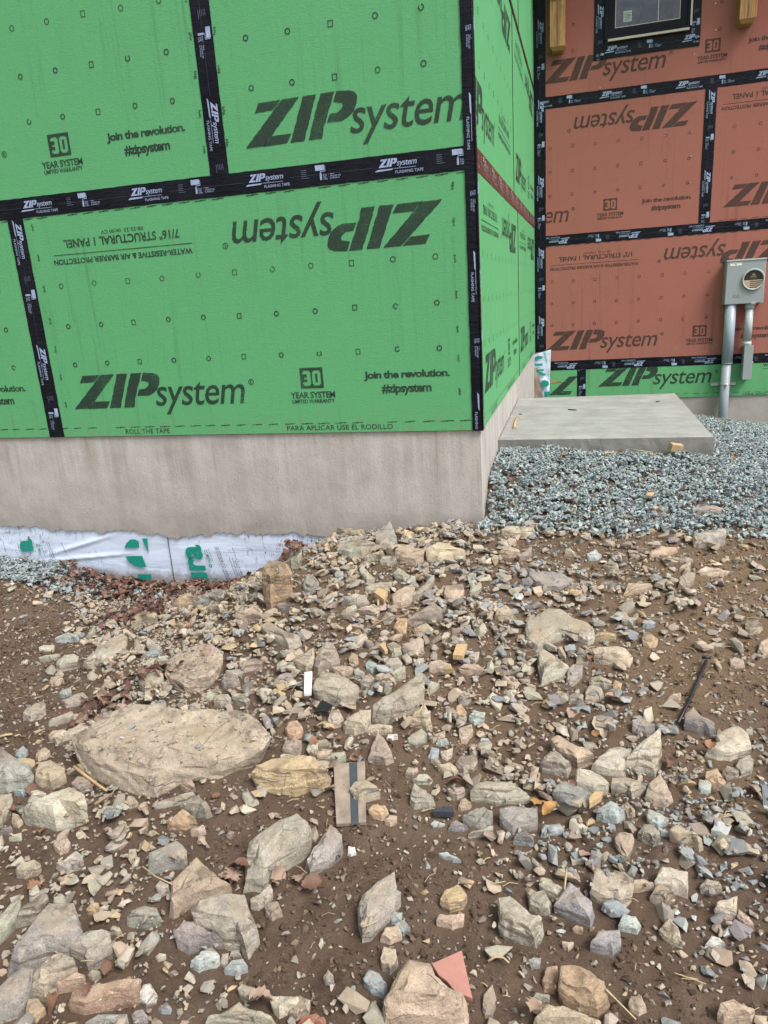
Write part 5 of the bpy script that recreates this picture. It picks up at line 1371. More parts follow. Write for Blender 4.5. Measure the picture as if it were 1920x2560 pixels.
def make_rock(px, t, seed, style):
    rng = random.Random(seed)
    px = np.array(px, float); ymin, ymax = px[:, 1].min(), px[:, 1].max()
    cc = hit(px[:, 0].mean(), px[:, 1].mean(), 0, ZZ); scale = np.linalg.norm(cc-CAM)/FOC
    if t < .10 or style != 'ob': t = min(t*.92, .40*min(np.ptp(px[:, 0]), np.ptp(px[:, 1])*1.35)*scale)
    # densify long sides with slightly broken edges
    q = []
    n = len(px); per = sum(np.linalg.norm(px[(i+1) % n]-px[i]) for i in range(n))
    for i in range(n):
        a, b = px[i], px[(i+1) % n]; L = np.linalg.norm(b-a); k = max(1, int(round(L/(per/14))))
        for j in range(k):
            c = a+(b-a)*j/k
            if j: c = c+rng.uniform(-.06, .06)*np.array([-(b-a)[1], (b-a)[0]])/k
            q.append(c)
    if rng.random() < 2: 
        area = sum(q[i][0]*q[(i+1) % len(q)][1]-q[(i+1) % len(q)][0]*q[i][1] for i in range(len(q)))
        if area > 0: q = q[::-1]      # counter-clockwise in plan
    n = len(q); hs = []; P = []
    for c in q:
        yr = (ymax-c[1])/(ymax-ymin+1e-6); h = t*min(1, max(0, yr*1.5-.12))
        p = hit(c[0], c[1], h*.9, ZZ); 
        if p[1] > -.012 and p[0] < .02 : p = aty(c[0], c[1], -.012)
        P.append(p); hs.append(h)
    P = np.array(P); c0 = P[:, :2].mean(0); rad = np.sqrt(((P[:, :2]-c0)**2).sum(1)); R = rad.mean()
    g = gz(P[:, 0], P[:, 1]); gc = float(gz(c0[0], c0[1]))
    org = np.array([c0[0], c0[1], gc])
    # plane through the footprint so that the top follows the slope
    A = np.c_[np.ones(n), P[:, :2]-c0]; cf, *_ = np.linalg.lstsq(A, g, rcond=None)
    tilt = np.array([rng.uniform(-.12, .12), rng.uniform(-.12, .12)])
    bm = bmesh.new()
    bot = []; mid = []; top = []; sh = []
    ti = min(t*1.0, R*.9)
    for i in range(n):
        d = P[i, :2]-c0; L = np.linalg.norm(d)+1e-9; u = d/L
        base = cf[0]+cf[1:]@d
        zm = P[i, 2]
        bot.append(bm.verts.new((*(P[i, :2]-u*L*.12), min(base, zm)-.05)))
        mid.append(bm.verts.new((P[i, 0], P[i, 1], zm+.0)))
        ins = min(.42*L, ti*rng.uniform(.10, .38)+(.30*ti if hs[i] < t*.4 else .05*ti))
        zt_ = max(base+t*rng.uniform(.78, 1.02)+tilt@d, zm+.10*t)
        ins1 = ins*.35
        sh.append(bm.verts.new((*(P[i, :2]-u*ins1), zm+(zt_-zm)*rng.uniform(.60, .85))))
        top.append(bm.verts.new((*(P[i, :2]-u*ins), zt_)))
    inner = []; m_ = max(3, n//3)
    for k in range(m_):
        i = int(k*n/m_); d = P[i, :2]-c0; f = rng.uniform(.35, .6)
        base = cf[0]+cf[1:]@(d*f)
        inner.append(bm.verts.new((*(c0+d*f), base+t*rng.uniform(.95, 1.07)+tilt@(d*f))))
    cen = bm.verts.new((*c0, cf[0]+t*rng.uniform(.98, 1.10)))
    for A_, B_ in ((bot, mid), (mid, sh), (sh, top)):
        for i in range(n): bm.faces.new((A_[i], A_[(i+1) % n], B_[(i+1) % n], B_[i]))
    for k in range(m_):
        i0 = int(k*n/m_); i1 = int((k+1)*n/m_) if k+1 < m_ else n
        a = inner[k]; b = inner[(k+1) % m_]
        for i in range(i0, i1):
            j = (i+1) % n
            bm.faces.new((top[i], top[j], a) if i < (i0+i1)//2 or i1-i0 == 1 else (top[i], top[j], b))
            if (i == (i0+i1)//2-1) or (i1-i0 == 1): bm.faces.new((top[j], b, a))
        bm.faces.new((a, b, cen))
    bm.faces.new(bot[::-1])
    bmesh.ops.remove_doubles(bm, verts=bm.verts, dist=.0004)
    bmesh.ops.triangulate(bm, faces=bm.faces[:])
    bmesh.ops.recalc_face_normals(bm, faces=bm.faces[:])
    size = max(px[:, 0].max()-px[:, 0].min(), ymax-ymin)
    rounds = 2 if size < 45 else 3 if size < 110 else 4 if size < 380 else 5
    for r in range(rounds):
        L = [e for e in bm.edges if e.calc_length() > R*(.70, .36, .18, .09, .05)[r]]
        bmesh.ops.subdivide_edges(bm, edges=L, cuts=1)
        bmesh.ops.triangulate(bm, faces=[f for f in bm.faces if len(f.verts) > 3])
        amp = min(R, .11)*(.036, .022, .013, .008, .004)[r]
        bm.normal_update()
        for v in bm.verts:
            if v in () : continue
            p = v.co+Vector((seed*1.7, seed*.3, 0))
            s = (2.2, 4.5, 9, 18, 36)[r]/R*.5
            dn = fbm(p, s, 2); dn = (.7*dn+.3*round(dn*3.2)/3.2)*amp
            v.co += v.normal*dn
        if style == 'lay' and r == 2: pass
    bed(bm, R, t, rng, org, (.55 if style == 'lay' else .8) if style in ('lay', 'oy', 'ob') else rng.choice((.12, .25, .45)))
    if False:
        # bedding ledges: horizontal position steps with tilted height
        for v in bm.verts:
            k = (v.co.z-gc)*1.0+.25*(v.co.x-c0[0])
            st_ = math.sin(k*2*math.pi/(.028)); d = Vector((v.co.x-c0[0], v.co.y-c0[1], 0)); 
            if abs(v.normal.z) < .85: v.co += d.normalized()*st_*.006
    bm.normal_update()
    me = bpy.data.meshes.new('rock')
    bmesh.ops.translate(bm, verts=bm.verts, vec=Vector((-org).tolist()))
    bm.to_mesh(me); bm.free()
    me.polygons.foreach_set('use_smooth', [True]*len(me.polygons))
    me.set_sharp_from_angle(angle=math.radians(24))
    raise_poly(P[:, :2], cf[0]+t*.72, .60 if size > 130 and style in ('lay', 'tan') else .93 if size > 100 else 1)
    rast(me, org)
    return me, org, P, R
def parse_rocks(txt):
    out = []
    for l in txt.strip().split('\n'):
        a, _, lab = l.partition('|'); s = a.split()
        lab, _, short = lab.partition('@')
        out.append([s[0], float(s[1]), [tuple(map(float, p.split(','))) for p in s[2:]], lab, short])
    return out
RK = parse_rocks(ROCKS)
stones = []
for i, (ck, t, pts, lab, short) in enumerate(RK):
    me, org, P, R = make_rock(pts, t*1.0, i+1, ck)
    small = R < .035
    o = link('stone' if small else 'rock', me, M['rock'], None, org.tolist())
    c = PAL[ck]; k = random.uniform(.9, 1.1); o.color = tuple(min(1, v*k*random.uniform(.96, 1.04)) for v in c)+(1,)
    pa = np.array(pts); cpx = pa.mean(0); w = np.ptp(pa[:, 0]); h = np.ptp(pa[:, 1])
    stones.append(dict(o=o, ck=ck, c=cpx, w=w, h=h, lab=lab, short=short, R=R, n=len(pts), pa=pa))

# labels: hand-written where given, else look + place beside a named landmark
LAND = [(s['c'], s['short']) for s in stones if s['short']]
LAND += [(np.array((770, 1708)), 'white plastic strip'), (np.array((877, 1985)), 'muddy printed scrap'), (np.array((1745, 1720)), 'black cord'), (np.array((1130, 2385)), 'pink board scrap'),
         (np.array((1195, 1340)), 'wall corner'), (np.array((955, 1492)), 'orange wood offcut'), (np.array((1350, 2020)), 'orange leaves'), (np.array((1495, 2000)), 'bamboo-like stub')]
used = set()
def describe(s):
    size = 'tiny' if s['w'] < 32 else 'small' if s['w'] < 48 else 'medium' if s['w'] < 75 else 'large'
    asp = s['w']/max(1, s['h'])
    p = s['pa']; ar = abs(sum(p[i][0]*p[(i+1) % len(p)][1]-p[(i+1) % len(p)][0]*p[i][1] for i in range(len(p))))/2/(s['w']*s['h'])
    shape = 'triangular' if ar < .56 else 'long flat' if asp > 2.0 else 'tall' if asp < .75 else 'blocky' if ar > .74 else 'angular'
    return f"{size} {shape} {CNAME[s['ck']]} stone"
def rel(v):
    a = abs(v[0]); b = abs(v[1])
    if b < .45*a: return 'right of' if v[0] > 0 else 'left of'
    if a < .45*b: return 'below' if v[1] > 0 else 'above'
    return ('below' if v[1] > 0 else 'above')+(' right of' if v[0] > 0 else ' left of')
for s in stones:
    nm = 'stone' if s['R'] < .035 else 'rock'
    if s['lab']: lab = s['lab']
    else:
        L = sorted(LAND, key=lambda q: float(np.hypot(*(q[0]-s['c']))))
        lab = None
        for k in range(6):
            for word in ('just ', '') if k == 0 else ('',):
                cand = f"{describe(s)} {word}{rel(s['c']-L[k][0])} the {L[k][1]}"
                if cand not in used and len(cand.split()) <= 16: lab = cand; break
            if lab: break
    used.add(lab)
    tag(s['o'], lab, 'stone', 'loose stones on the dirt')

# ------------------------------------------------------------------ loose small stones (uncountable)
def hull_proto(n, sx, sy, sz, seed, sub=0, amp=.05):
    rng = random.Random(seed); bm = bmesh.new()
    for _ in range(n):
        v = Vector((rng.gauss(0, 1), rng.gauss(0, 1), rng.gauss(0, 1))).normalized()*rng.uniform(.82, 1.08)
        # push towards a box so that facets stay broad
        m_ = max(abs(v.x), abs(v.y), abs(v.z)); v = v.lerp(v/m_*.9, .45)
        bm.verts.new((v.x*sx, v.y*sy, v.z*sz))
    r = bmesh.ops.convex_hull(bm, input=bm.verts)
    bmesh.ops.delete(bm, geom=[g for g in r['geom_interior'] if isinstance(g, bmesh.types.BMVert)], context='VERTS')
    bmesh.ops.delete(bm, geom=[v for v in bm.verts if not v.link_faces], context='VERTS')
    for k in range(sub):
        bmesh.ops.subdivide_edges(bm, edges=bm.edges[:], cuts=1, use_grid_fill=True); bmesh.ops.triangulate(bm, faces=bm.faces[:])
        bm.normal_update()
        for v in bm.verts: v.co += v.normal*fbm(v.co+Vector((seed, 0, 0)), 1.6*(k+1), 2)*amp/(k+1)
    bmesh.ops.triangulate(bm, faces=bm.faces[:]); bmesh.ops.recalc_face_normals(bm, faces=bm.faces[:])
    V = np.array([v.co[:] for v in bm.verts]); F = np.array([[v.index for v in f.verts] for f in bm.faces]); bm.free()
    return V, F
def scatter(name, protos, pos, size, tint, mat, flat=.35, smooth=False, yaw=None):
    """joins many stones into one mesh; pos (n,3), size (n,), tint (n,3)"""
    n = len(pos); which = RNG.integers(0, len(protos), n)
    yaw = RNG.uniform(0, 6.283, n) if yaw is None else yaw
    tx = RNG.normal(0, flat, n); ty = RNG.normal(0, flat, n)
    Vs, Fs, Ts = [], [], []; off = 0
    for k, (V, F) in enumerate(protos):
        idx = np.where(which == k)[0]
        if not len(idx): continue
        cz, sz = np.cos(yaw[idx]), np.sin(yaw[idx]); cx_, sx_ = np.cos(tx[idx]), np.sin(tx[idx]); cy_, sy_ = np.cos(ty[idx]), np.sin(ty[idx])
        v = V[None]*size[idx, None, None]
        x, y, z = v[..., 0], v[..., 1], v[..., 2]
        x, y = x*cz[:, None]-y*sz[:, None], x*sz[:, None]+y*cz[:, None]
        y, z = y*cx_[:, None]-z*sx_[:, None], y*sx_[:, None]+z*cx_[:, None]
        x, z = x*cy_[:, None]+z*sy_[:, None], -x*sy_[:, None]+z*cy_[:, None]
        W = np.stack([x, y, z], -1)+pos[idx, None, :]
        Vs.append(W.reshape(-1, 3)); m_ = len(V)
        Fs.append((F[None]+(np.arange(len(idx))*m_)[:, None, None]).reshape(-1, 3)+off); Ts.append(np.repeat(tint[idx], m_, 0)); off += len(idx)*m_
    me = mesh_np(name, np.concatenate(Vs), np.concatenate(Fs), smooth, np.concatenate(Ts))
    if smooth: me.set_sharp_from_angle(angle=math.radians(30))
    return tag(link(name, me, mat), kind='stuff')
def settle(x, y, s, bury=.25, lift=True):
    """lays stones one after another, large ones first, on the height map"""
    z = np.empty(len(x)); order = np.argsort(-s)
    nxg, nyg = HM.shape
    for i in order:
        a = int((x[i]-GX0)/GS); b = int((y[i]-GY0)/GS); r = max(1, int(round(s[i]*.7/GS)))
        i0, i1, j0, j1 = max(0, a-r), min(nxg, a+r+1), max(0, b-r), min(nyg, b+r+1)
        w = HM[i0:i1, j0:j1]
        if w.size == 0: z[i] = -1; continue
        h = .5*w.mean()+.5*HM[min(max(a, 0), nxg-1), min(max(b, 0), nyg-1)]
        z[i] = h+s[i]*.5*(1-2*bury)
        if lift: HM[i0:i1, j0:j1] = np.maximum(w, h+s[i]*.42*(1-bury))
    return z
def visible(x, y, z, m_=460):
    px, py, d = to_px(np.c_[x, y, z]); return (d > .3) & (px > -m_) & (px < 1920+m_) & (py > 700) & (py < 2560+min(m_, 200)*1.2), px, py, d
def sample(n, x0=GX0, x1=GX1, y0=GY0, y1=GY1):
    x = RNG.uniform(x0, x1, n); y = RNG.uniform(y0, y1, n)
    k = ~((y > -.015) & (x < .0)) & (y < BACK-.03)
    return x[k], y[k]
def occ(x, y): return OCC[np.clip(((x-GX0)/GS).astype(int), 0, len(gxs)-1), np.clip(((y-GY0)/GS).astype(int), 0, len(gys)-1)]
RICH = [(900,1280,190,1.0),(700,1430,220,.75),(1000,1600,150,.8),(1300,1720,200,.9),(1480,1850,190,1.1),(1250,1850,120,.9),(100,2000,150,.5),(450,1330,150,.8),(230,1290,150,.8),(1150,1230,200,.9),(1450,1230,160,.35),
        (1250,1430,100,.5),(350,1480,150,.7),(700,2150,120,.3),(1550,2000,120,.5),(550,1700,90,.4),(300,1830,150,.5),(620,1600,140,.5),(200,1700,120,.4),(1120,1950,80,.3),(330,2120,120,.4)]
BARE = [(60,1430,130,1.0),(830,1660,60,.7),(800,1950,170,.95),(620,2060,120,.8),(480,1900,90,.7),(1380,2080,140,.7),(1500,1490,90,.5),(1020,1480,70,.5),(900,1780,110,.8),(100,1500,100,.6),(500,1780,70,.5),(640,1740,60,.6),(1180,2050,60,.5)]
BLUE = [(1500,1850,170,.75),(1250,1830,130,.5),(1400,1600,170,.3),(1350,1480,100,.35),(1150,1250,200,.4),(700,1400,150,.15),(1600,2000,120,.5),(120,1215,80,.9)]
def dens(px, py): return np.clip(.30+blob(px, py, RICH)-blob(px, py, BARE), .03, 1.3)
def tints(n, px, py, dark=.0, g=None):
    blue = np.clip(.06+.8*blob(px, py, BLUE), 0, .8)
    pal_w = np.array([PAL[k] for k in ('tan', 'lt', 'gg', 'gt', 'gt', 'tan', 'gg', 'g', 'tan', 'oy', 'pk', 'br', 'gts', 'tan', 'gt', 'br')])
    pal_b = np.array([(.235,.268,.285), (.285,.318,.322), (.33,.355,.35), (.205,.232,.248), (.235,.222,.235), (.35,.378,.368)])
    c = np.where((RNG.random(n) < blue)[:, None], pal_b[RNG.integers(0, len(pal_b), n)], pal_w[RNG.integers(0, len(pal_w), n)])
    return c*RNG.triangular(.60, .95, 1.35, n)[:, None]*(1-dark)*.84+.16*np.array([.27, .205, .145])

# medium stones between the traced ones
PM = [hull_proto(13, 1, RNG.uniform(.5, .85), RNG.uniform(.32, .55), 100+k, 0) for k in range(26)]
x, y = sample(60000); z = gz(x, y); v, px, py, d = visible(x, y, z)
def clear(x, y, r=.016):
    k = np.ones(len(x), bool)
    for a in range(6): k &= occ(x+r*math.cos(a*1.047), y+r*math.sin(a*1.047)) < .5
    return k
keep = v & clear(x, y) & (RNG.random(len(x)) < dens(px, py)*1.0) & ((occ(x, y) < .5) | ((occ(x, y) < .8) & (RNG.random(len(x)) < .05))) & (RNG.random(len(x)) > gravel_mask(x, y)*.97) & ~in_slab(x, y)
x, y, px, py = x[keep], y[keep], px[keep], py[keep]
s = np.clip(RNG.lognormal(math.log(.0135), .50, len(x)), .008, .038)
big = RNG.random(len(x)) < .10+.16*np.clip(blob(px, py, [(900,1280,230,1.8),(700,1400,200,1.0)]), 0, 2); s[big] = RNG.uniform(.022, .042, big.sum())
z = settle(x, y, s, .22)
print('medium', len(x))
scatter('rubble', PM, np.c_[x, y, z], s, tints(len(x), px, py), M['rubble'], .34, False)
lift_ = lambda x, y: gz(x, y, HM)-gz(x, y)
# small chips
PSM = [hull_proto(9, 1, RNG.uniform(.55, .95), RNG.uniform(.36, .62), 200+k) for k in range(20)]
x, y = sample(330000); z = gz(x, y); v, px, py, d = visible(x, y, z, 300)
keep = v & (RNG.random(len(x)) < (.20+dens(px, py)*.50)*.62*np.where(d < 2.6, 1.15, 1)) & ((lift_(x, y) < .010) | (RNG.random(len(x)) < .16) | ((occ(x, y) > .5) & (occ(x, y) < .7) & (RNG.random(len(x)) < .8))) & (RNG.random(len(x)) > occ(x, y)*.975) & (RNG.random(len(x)) > gravel_mask(x, y)*.9) & ~in_slab(x, y)
x, y, px, py = x[keep], y[keep], px[keep], py[keep]
s = np.clip(RNG.lognormal(math.log(.0062), .46, len(x)), .0026, .0150)
z = settle(x, y, s, .15)
print('chips', len(x))
scatter('rubble_chips', PSM, np.c_[x, y, z], s, tints(len(x), px, py, .05), M['rubble'], .35)
# crumbs of earth and grit on the bare patches
PC = [hull_proto(7, 1, .8, .7, 300+k) for k in range(8)]
x, y = sample(300000, -2.7, 2.4, -3.0, 1.0); z = gz(x, y); v, px, py, d = visible(x, y, z, 120)
keep = v & (RNG.random(len(x)) < .55) & (lift_(x, y) < .0035) & (gravel_mask(x, y) < .5) & (occ(x, y) < .5) & ~in_slab(x, y)
x, y, px, py = x[keep], y[keep], px[keep], py[keep]
s = np.clip(RNG.lognormal(math.log(.0044), .5, len(x)), .0018, .013)
z = settle(x, y, s, .25, False); tn = np.array([(.10,.066,.045), (.085,.055,.038), (.14,.098,.068), (.20,.15,.105), (.07,.045,.031)])[RNG.integers(0, 5, len(x))]
scatter('earth_crumbs', PC, np.c_[x, y, z], s, tn, M['rubble'], .4)
print('crumbs', len(x))
# blue-grey gravel bed: three settling layers
PG = [hull_proto(10, 1, RNG.uniform(.55, .9), RNG.uniform(.30, .60), 400+k) for k in range(30)]
pal = np.array([(.285,.345,.355), (.34,.40,.405), (.39,.45,.445), (.225,.275,.295), (.31,.35,.34), (.45,.50,.485), (.17,.185,.195), (.23,.195,.20), (.37,.41,.39)])
X, Y = sample(110000, -.02, 3.25, -.6, BACK); Z = gz(X, Y); v, px, py, d = visible(X, Y, Z, 520)
keep = v & (RNG.random(len(X)) < gravel_mask(X, Y)*.78) & (occ(X, Y) < .5) & ~in_slab(X, Y, .004)
X, Y = X[keep], Y[keep]
s = np.clip(RNG.lognormal(math.log(.0125), .38, len(X)), .005, .028)
Z = settle(X, Y, s, .30)
tn = pal[RNG.choice(len(pal), len(X), p=(.17, .2, .17, .11, .09, .11, .05, .05, .05))]*RNG.uniform(.70, 1.02, len(X))[:, None]*np.array([.97, 1.0, 1.0])
warm = RNG.random(len(X)) < .035; tn[warm] = np.array(PAL['tan'])*.85
print('gravel', len(X))
scatter('gravel', PG, np.c_[X, Y, Z], s, tn, M['gravel'], .55)
# the drift of gravel at the far left by the wall
X = RNG.uniform(-3.4, -2.1, 2600); Y = -.02-RNG.random(2600)**1.5*.26
X = np.r_[X, RNG.uniform(-2.1, -1.5, 260)]; Y = np.r_[Y, -.10-RNG.random(260)*.12]
k = (RNG.random(len(X)) < np.interp(X, [-3.4, -2.6, -2.35, -2.1, -1.5], [.8, .8, .3, .12, .35])); X, Y = X[k], Y[k]
s = np.clip(RNG.lognormal(math.log(.015), .3, len(X)), .008, .026); Z = settle(X, Y, s, .45)
scatter('gravel_drift', PG, np.c_[X, Y, Z], s, pal[RNG.integers(0, 7, len(X))]*.82, M['gravel'], .5)

# ------------------------------------------------------------------ leaves
def leaf_proto(seed, L=1.0, kind=0):
    rng = random.Random(seed); n = 9; V = []; F = []
    curl = rng.uniform(.25, .9); fold = rng.uniform(.2, .8); tw = rng.uniform(-.6, .6)
    for i in range(n+1):
        t = i/n
        w = math.sin(math.pi*min(1, t*1.02))**.7*.34*(1+(.38 if i % 2 else -.30)*(1 if kind == 0 else .35))+.012
        zc_ = math.sin(t*math.pi)*curl*.25+rng.uniform(-.02, .02)
        for j, k in enumerate((-1, -.5, 0, .5, 1)):
            yy = w*k; zz = zc_+abs(k)**1.5*fold*.22+tw*k*(t-.5)*.3+rng.uniform(-.015, .015)
            V.append(((t-.5)*L, yy*L, zz*L))
    for i in range(n):
        for j in range(4):
            a = i*5+j; F.append((a, a+5, a+6)); F.append((a, a+6, a+1))
    return np.array(V), np.array(F)
LP = [leaf_proto(k, 1.0, k % 2) for k in range(12)]
N = 520
X = RNG.uniform(-2.55, -.95, N); Y = -.03-RNG.random(N)**1.6*.22
k = RNG.random(N) < np.interp(X, [-2.6, -2.3, -2.05, -1.2, -.95], [.25, .45, 1, 1, .3]); X, Y = X[k], Y[k]
hx = [hit(*p) for p in ((300, 1555), (390, 1530), (230, 1790), (390, 1700), (340, 1560))]
for c in hx:
    X = np.r_[X, c[0]+RNG.normal(0, .08, 22)]; Y = np.r_[Y, np.minimum(-.03, c[1]+RNG.normal(0, .05, 22))]
s = RNG.uniform(.035, .06, len(X)); Z = settle(X, Y, s*.16, .05)
lc = np.array([(.11,.055,.040), (.14,.066,.046), (.19,.105,.075), (.07,.035,.028), (.23,.15,.11)])
scatter('leaf_litter', LP, np.c_[X, Y, Z+.004], s, lc[RNG.integers(0, 5, len(X))], M['litter'], .6, True)

def zc(r, x, y):
    ox, oy, k = dict(A=(0,1380,.38577), B=(640,1280,.38577), C=(1280,1280,.38577), D=(0,1740,.38577), E=(600,1740,.38577), F=(1240,1740,.40989), G=(0,2100,.48222), H=(800,2150,.67511), I=(1100,900,.49427))[r]
    return ox+x*k, oy+y*k
LEAVES = [('E',770,375,.075,'r','curled rust-brown leaf beside the brown-grey pyramid stone'),('E',728,405,.05,'o','orange-brown leaf touching the top of the muddy printed scrap'),('E',500,205,.06,'r','dark red leaf in the gap behind the yellow banded boulder'),
 ('E',645,262,.05,'o','flat orange leaf above the muddy printed scrap'),('E',585,592,.075,'p','pale pink leaf between the yellow banded boulder and the scrap'),('E',848,548,.06,'p','pinkish leaf tucked under the stone on the printed scrap'),
 ('E',1390,552,.08,'r','brown leaf right of the light pyramid stone'),('E',478,295,.06,'o','upright orange leaf among tan stones behind the yellow banded boulder'),('E',1115,222,.05,'r','small red leaf under the tan triangular stone at the centre'),
 ('E',255,1150,.09,'p','pale leaf under the edge of the tall flat green-grey slab'),('E',385,1180,.08,'p','narrow pale leaf left of the slanted grey block'),('E',465,1212,.10,'r','long brown leaf at the foot of the slanted grey block'),
 ('B',915,272,.08,'r','red-brown leaf standing upright near the foundation wall'),('B',765,755,.06,'r','rust leaf by the thin bent twig'),('C',490,938,.06,'o','orange leaf beside the pale bar-shaped stone'),
 ('C',730,662,.05,'r','dark brown leaf above the small pale stone on the right slope'),('C',828,690,.045,'r','brown leaf left of the blue stone on the right slope'),('C',650,1212,.10,'p','large pale tan leaf with dark spots in the right rubble'),
 ('D',255,880,.075,'o','orange-pink leaf below the rounded pale boulder'),('D',205,595,.08,'r','brown curled leaf above the rounded pale boulder'),('D',1400,640,.05,'r','small red leaf under the huge layered boulder'),
 ('D',1570,1085,.08,'r','shiny brown leaf behind the tall flat green-grey slab'),('D',1500,1165,.10,'p','pale crumpled leaf left of the tall flat green-grey slab'),('D',205,192,.04,'r','small red leaf below the pale wedge at the left'),
 ('D',70,725,.05,'r','small dark leaf between stones at the left edge'),('F',1310,300,.075,'o','curled orange leaf at the left of the large cream slab'),('F',1042,408,.09,'r','brown leaf in the shade right of the sharp-topped boulder'),
 ('F',610,222,.06,'o','orange leaf behind the red-brown bar stone'),('F',255,645,.095,'y','bright orange-yellow leaf left of the grey block'),('F',335,690,.09,'y','crumpled yellow-orange leaf below the grey block'),
 ('F',470,520,.05,'r','narrow brown leaf wedged between two grey blocks'),('F',545,960,.08,'p','pale leaf with orange edge below the grey block'),('G',175,240,.08,'o','lobed orange leaf above the bottom left cluster'),
 ('G',1215,130,.09,'r','dark brown leaf against the tall slab near the bottom'),('G',1180,200,.11,'p','pale curled leaf between the triangular slab and the tall slab'),('G',300,895,.12,'o','rust leaf standing beside the rust-orange striped slab'),
 ('G',455,768,.05,'r','dark red leaf above the rust-orange striped slab'),('G',548,655,.06,'r','small brown leaf right of the mottled grey and yellow slab'),('G',1352,835,.09,'p','pale pink leaf between two cream stones at the bottom'),
 ('G',1448,180,.09,'p','pale leaf below the tall flat slab'),('I',355,588,.05,'r','brown leaf on the gravel close to the foundation'),('I',628,470,.045,'o','orange leaf standing at the front of the concrete step'),
 ('I',918,462,.06,'r','dark red leaf at the foot of the concrete step'),('I',1478,462,.06,'r','rust leaf on gravel right of the concrete step'),('I',1492,488,.07,'o','orange-brown leaf in front of the rust one, right of the step'),
 ('I',1250,465,.05,'r','brown leaf next to the yellow wood block'),('H',800,550,.09,'p','pinkish leaf under the rusty layered boulder')]
lcol = dict(r=(.15, .078, .052), o=(.28, .145, .08), p=(.36, .25, .185), y=(.42, .23, .08))
leaf_me = []
for (V, F) in LP: leaf_me.append(mesh_np('leaf', V, F, True))
for me in leaf_me: me.materials.append(M['leaf'])
for i, (r, x_, y_, s_, ck, lab) in enumerate(LEAVES):
    p = hit(*zc(r, x_, y_), .01, HM); s_ *= .62
    o = bpy.data.objects.new('leaf', leaf_me[i % 12]); COL.objects.link(o)
    zz = float(gz(p[0], p[1], HM)); o.location = (p[0], min(p[1], 9), zz+s_*.10); o.scale = (s_,)*3
    o.rotation_euler = (random.uniform(-.5, .5), random.uniform(-.5, .5), random.uniform(0, 6.28))
    if 'upright' in lab or 'standing' in lab: o.rotation_euler = (0, -1.2, random.uniform(0, 6.28)); o.location.z += s_*.3
    o.color = lcol[ck]+(1,); tag(o, lab, 'leaf', 'fallen leaves on the ground')

# ------------------------------------------------------------------ scraps and sticks
def ground_pt(px, py, h=.0): p = hit(px, py, h, HM); return Vector((p[0], p[1], float(gz(p[0], p[1], HM))))
def quad_board(name, pix, th, mat, label, cat, lift=.012, bevel=.001, hm=True, tilt=(0, 0)):
    pts = [hit(*q, lift, HM if hm else ZZ) for q in pix]; c = sum(np.array(p) for p in pts)/len(pts)
    g0 = np.array([(base_fast(c[0]+d, c[1])-base_fast(c[0]-d, c[1]))/(2*d) for d in (.08,)]+[(base_fast(c[0], c[1]+d)-base_fast(c[0], c[1]-d))/(2*d) for d in (.08,)])+np.array(tilt)
    nn = np.array([-g0[0], -g0[1], 1.0]); zt0 = c
    pts = [CAM+ray(*q)*float(np.dot(zt0-CAM, nn)/np.dot(ray(*q), nn)) for q in pix]; c = sum(pts)/len(pts)
    zz = [float(p[2]) for p in pts]
    A = np.c_[np.ones(len(pts)), [p[0]-c[0] for p in pts], [p[1]-c[1] for p in pts]]; cf, *_ = np.linalg.lstsq(A, np.array(zz), rcond=None)
    V = []
    # rest on the plane that fits what lies underneath
    for k in (-th/2, th/2):
        for p in pts: V.append((p[0]-c[0], p[1]-c[1], cf[1]*(p[0]-c[0])+cf[2]*(p[1]-c[1])+k))
    n = len(pts); me = bpy.data.meshes.new(name)
    me.from_pydata(V, [], [tuple(range(n))[::-1], tuple(range(n, 2*n))]+[(i, (i+1) % n, n+(i+1) % n, n+i) for i in range(n)])
    bm = bmesh.new(); bm.from_mesh(me); bmesh.ops.recalc_face_normals(bm, faces=bm.faces[:])
    if bevel: bmesh.ops.bevel(bm, geom=bm.edges[:], offset=bevel, segments=1, affect='EDGES')
    bm.to_mesh(me); bm.free()
    o = link(name, me, mat, None, (c[0], c[1], cf[0]))
    return tag(o, label, cat)
quad_board('plastic_strip', [zc('B', *q) for q in ((312,1185),(315,1045),(365,1040),(358,1180))], .012, M['white'], 'white plastic strip standing out among the tan stones near the centre', 'plastic strip', .03)
card = quad_board('printed_scrap', [zc('E', *q) for q in ((607,448),(735,438),(810,430),(814,620),(818,825),(720,834),(625,838),(614,640))], .012, M['card'], 'muddy rectangular board scrap with a dark printed stripe lying on the mud', 'board scrap', .014, hm=False)
sp = []
for q in (((712,470),(762,466),(766,792),(718,796)),):
    sp.append([CAM+ray(*zc('E', *a))*float((card.location.z+.007-CAM[2])/ray(*zc('E', *a))[2]) for a in q])
V = []; F = []
top = max((card.matrix_basis @ Vector(v.co)).z for v in card.data.vertices)
def cardz(p):  # height of the scrap's upper face below a point
    best = None
    vs_ = [v.co for v in card.data.vertices if v.co.z > 0 or True]
    A = np.array([[1, v[0], v[1]] for v in vs_]); b = np.array([v[2] for v in vs_]); cf, *_ = np.linalg.lstsq(A, b, rcond=None)
    return cf
cf = cardz(None)
for poly in sp:
    n = len(V)
    for p in poly:
        lx, ly = p[0]-card.location.x, p[1]-card.location.y; V.append((lx, ly, cf[0]+cf[1]*lx+cf[2]*ly+.0085))
    F.append(tuple(range(n, n+len(poly))))
me = bpy.data.meshes.new('printed_stripe'); me.from_pydata(V, [], F); me.update(); tag(link('printed_stripe', me, M['blackprint'], card), kind='stuff')
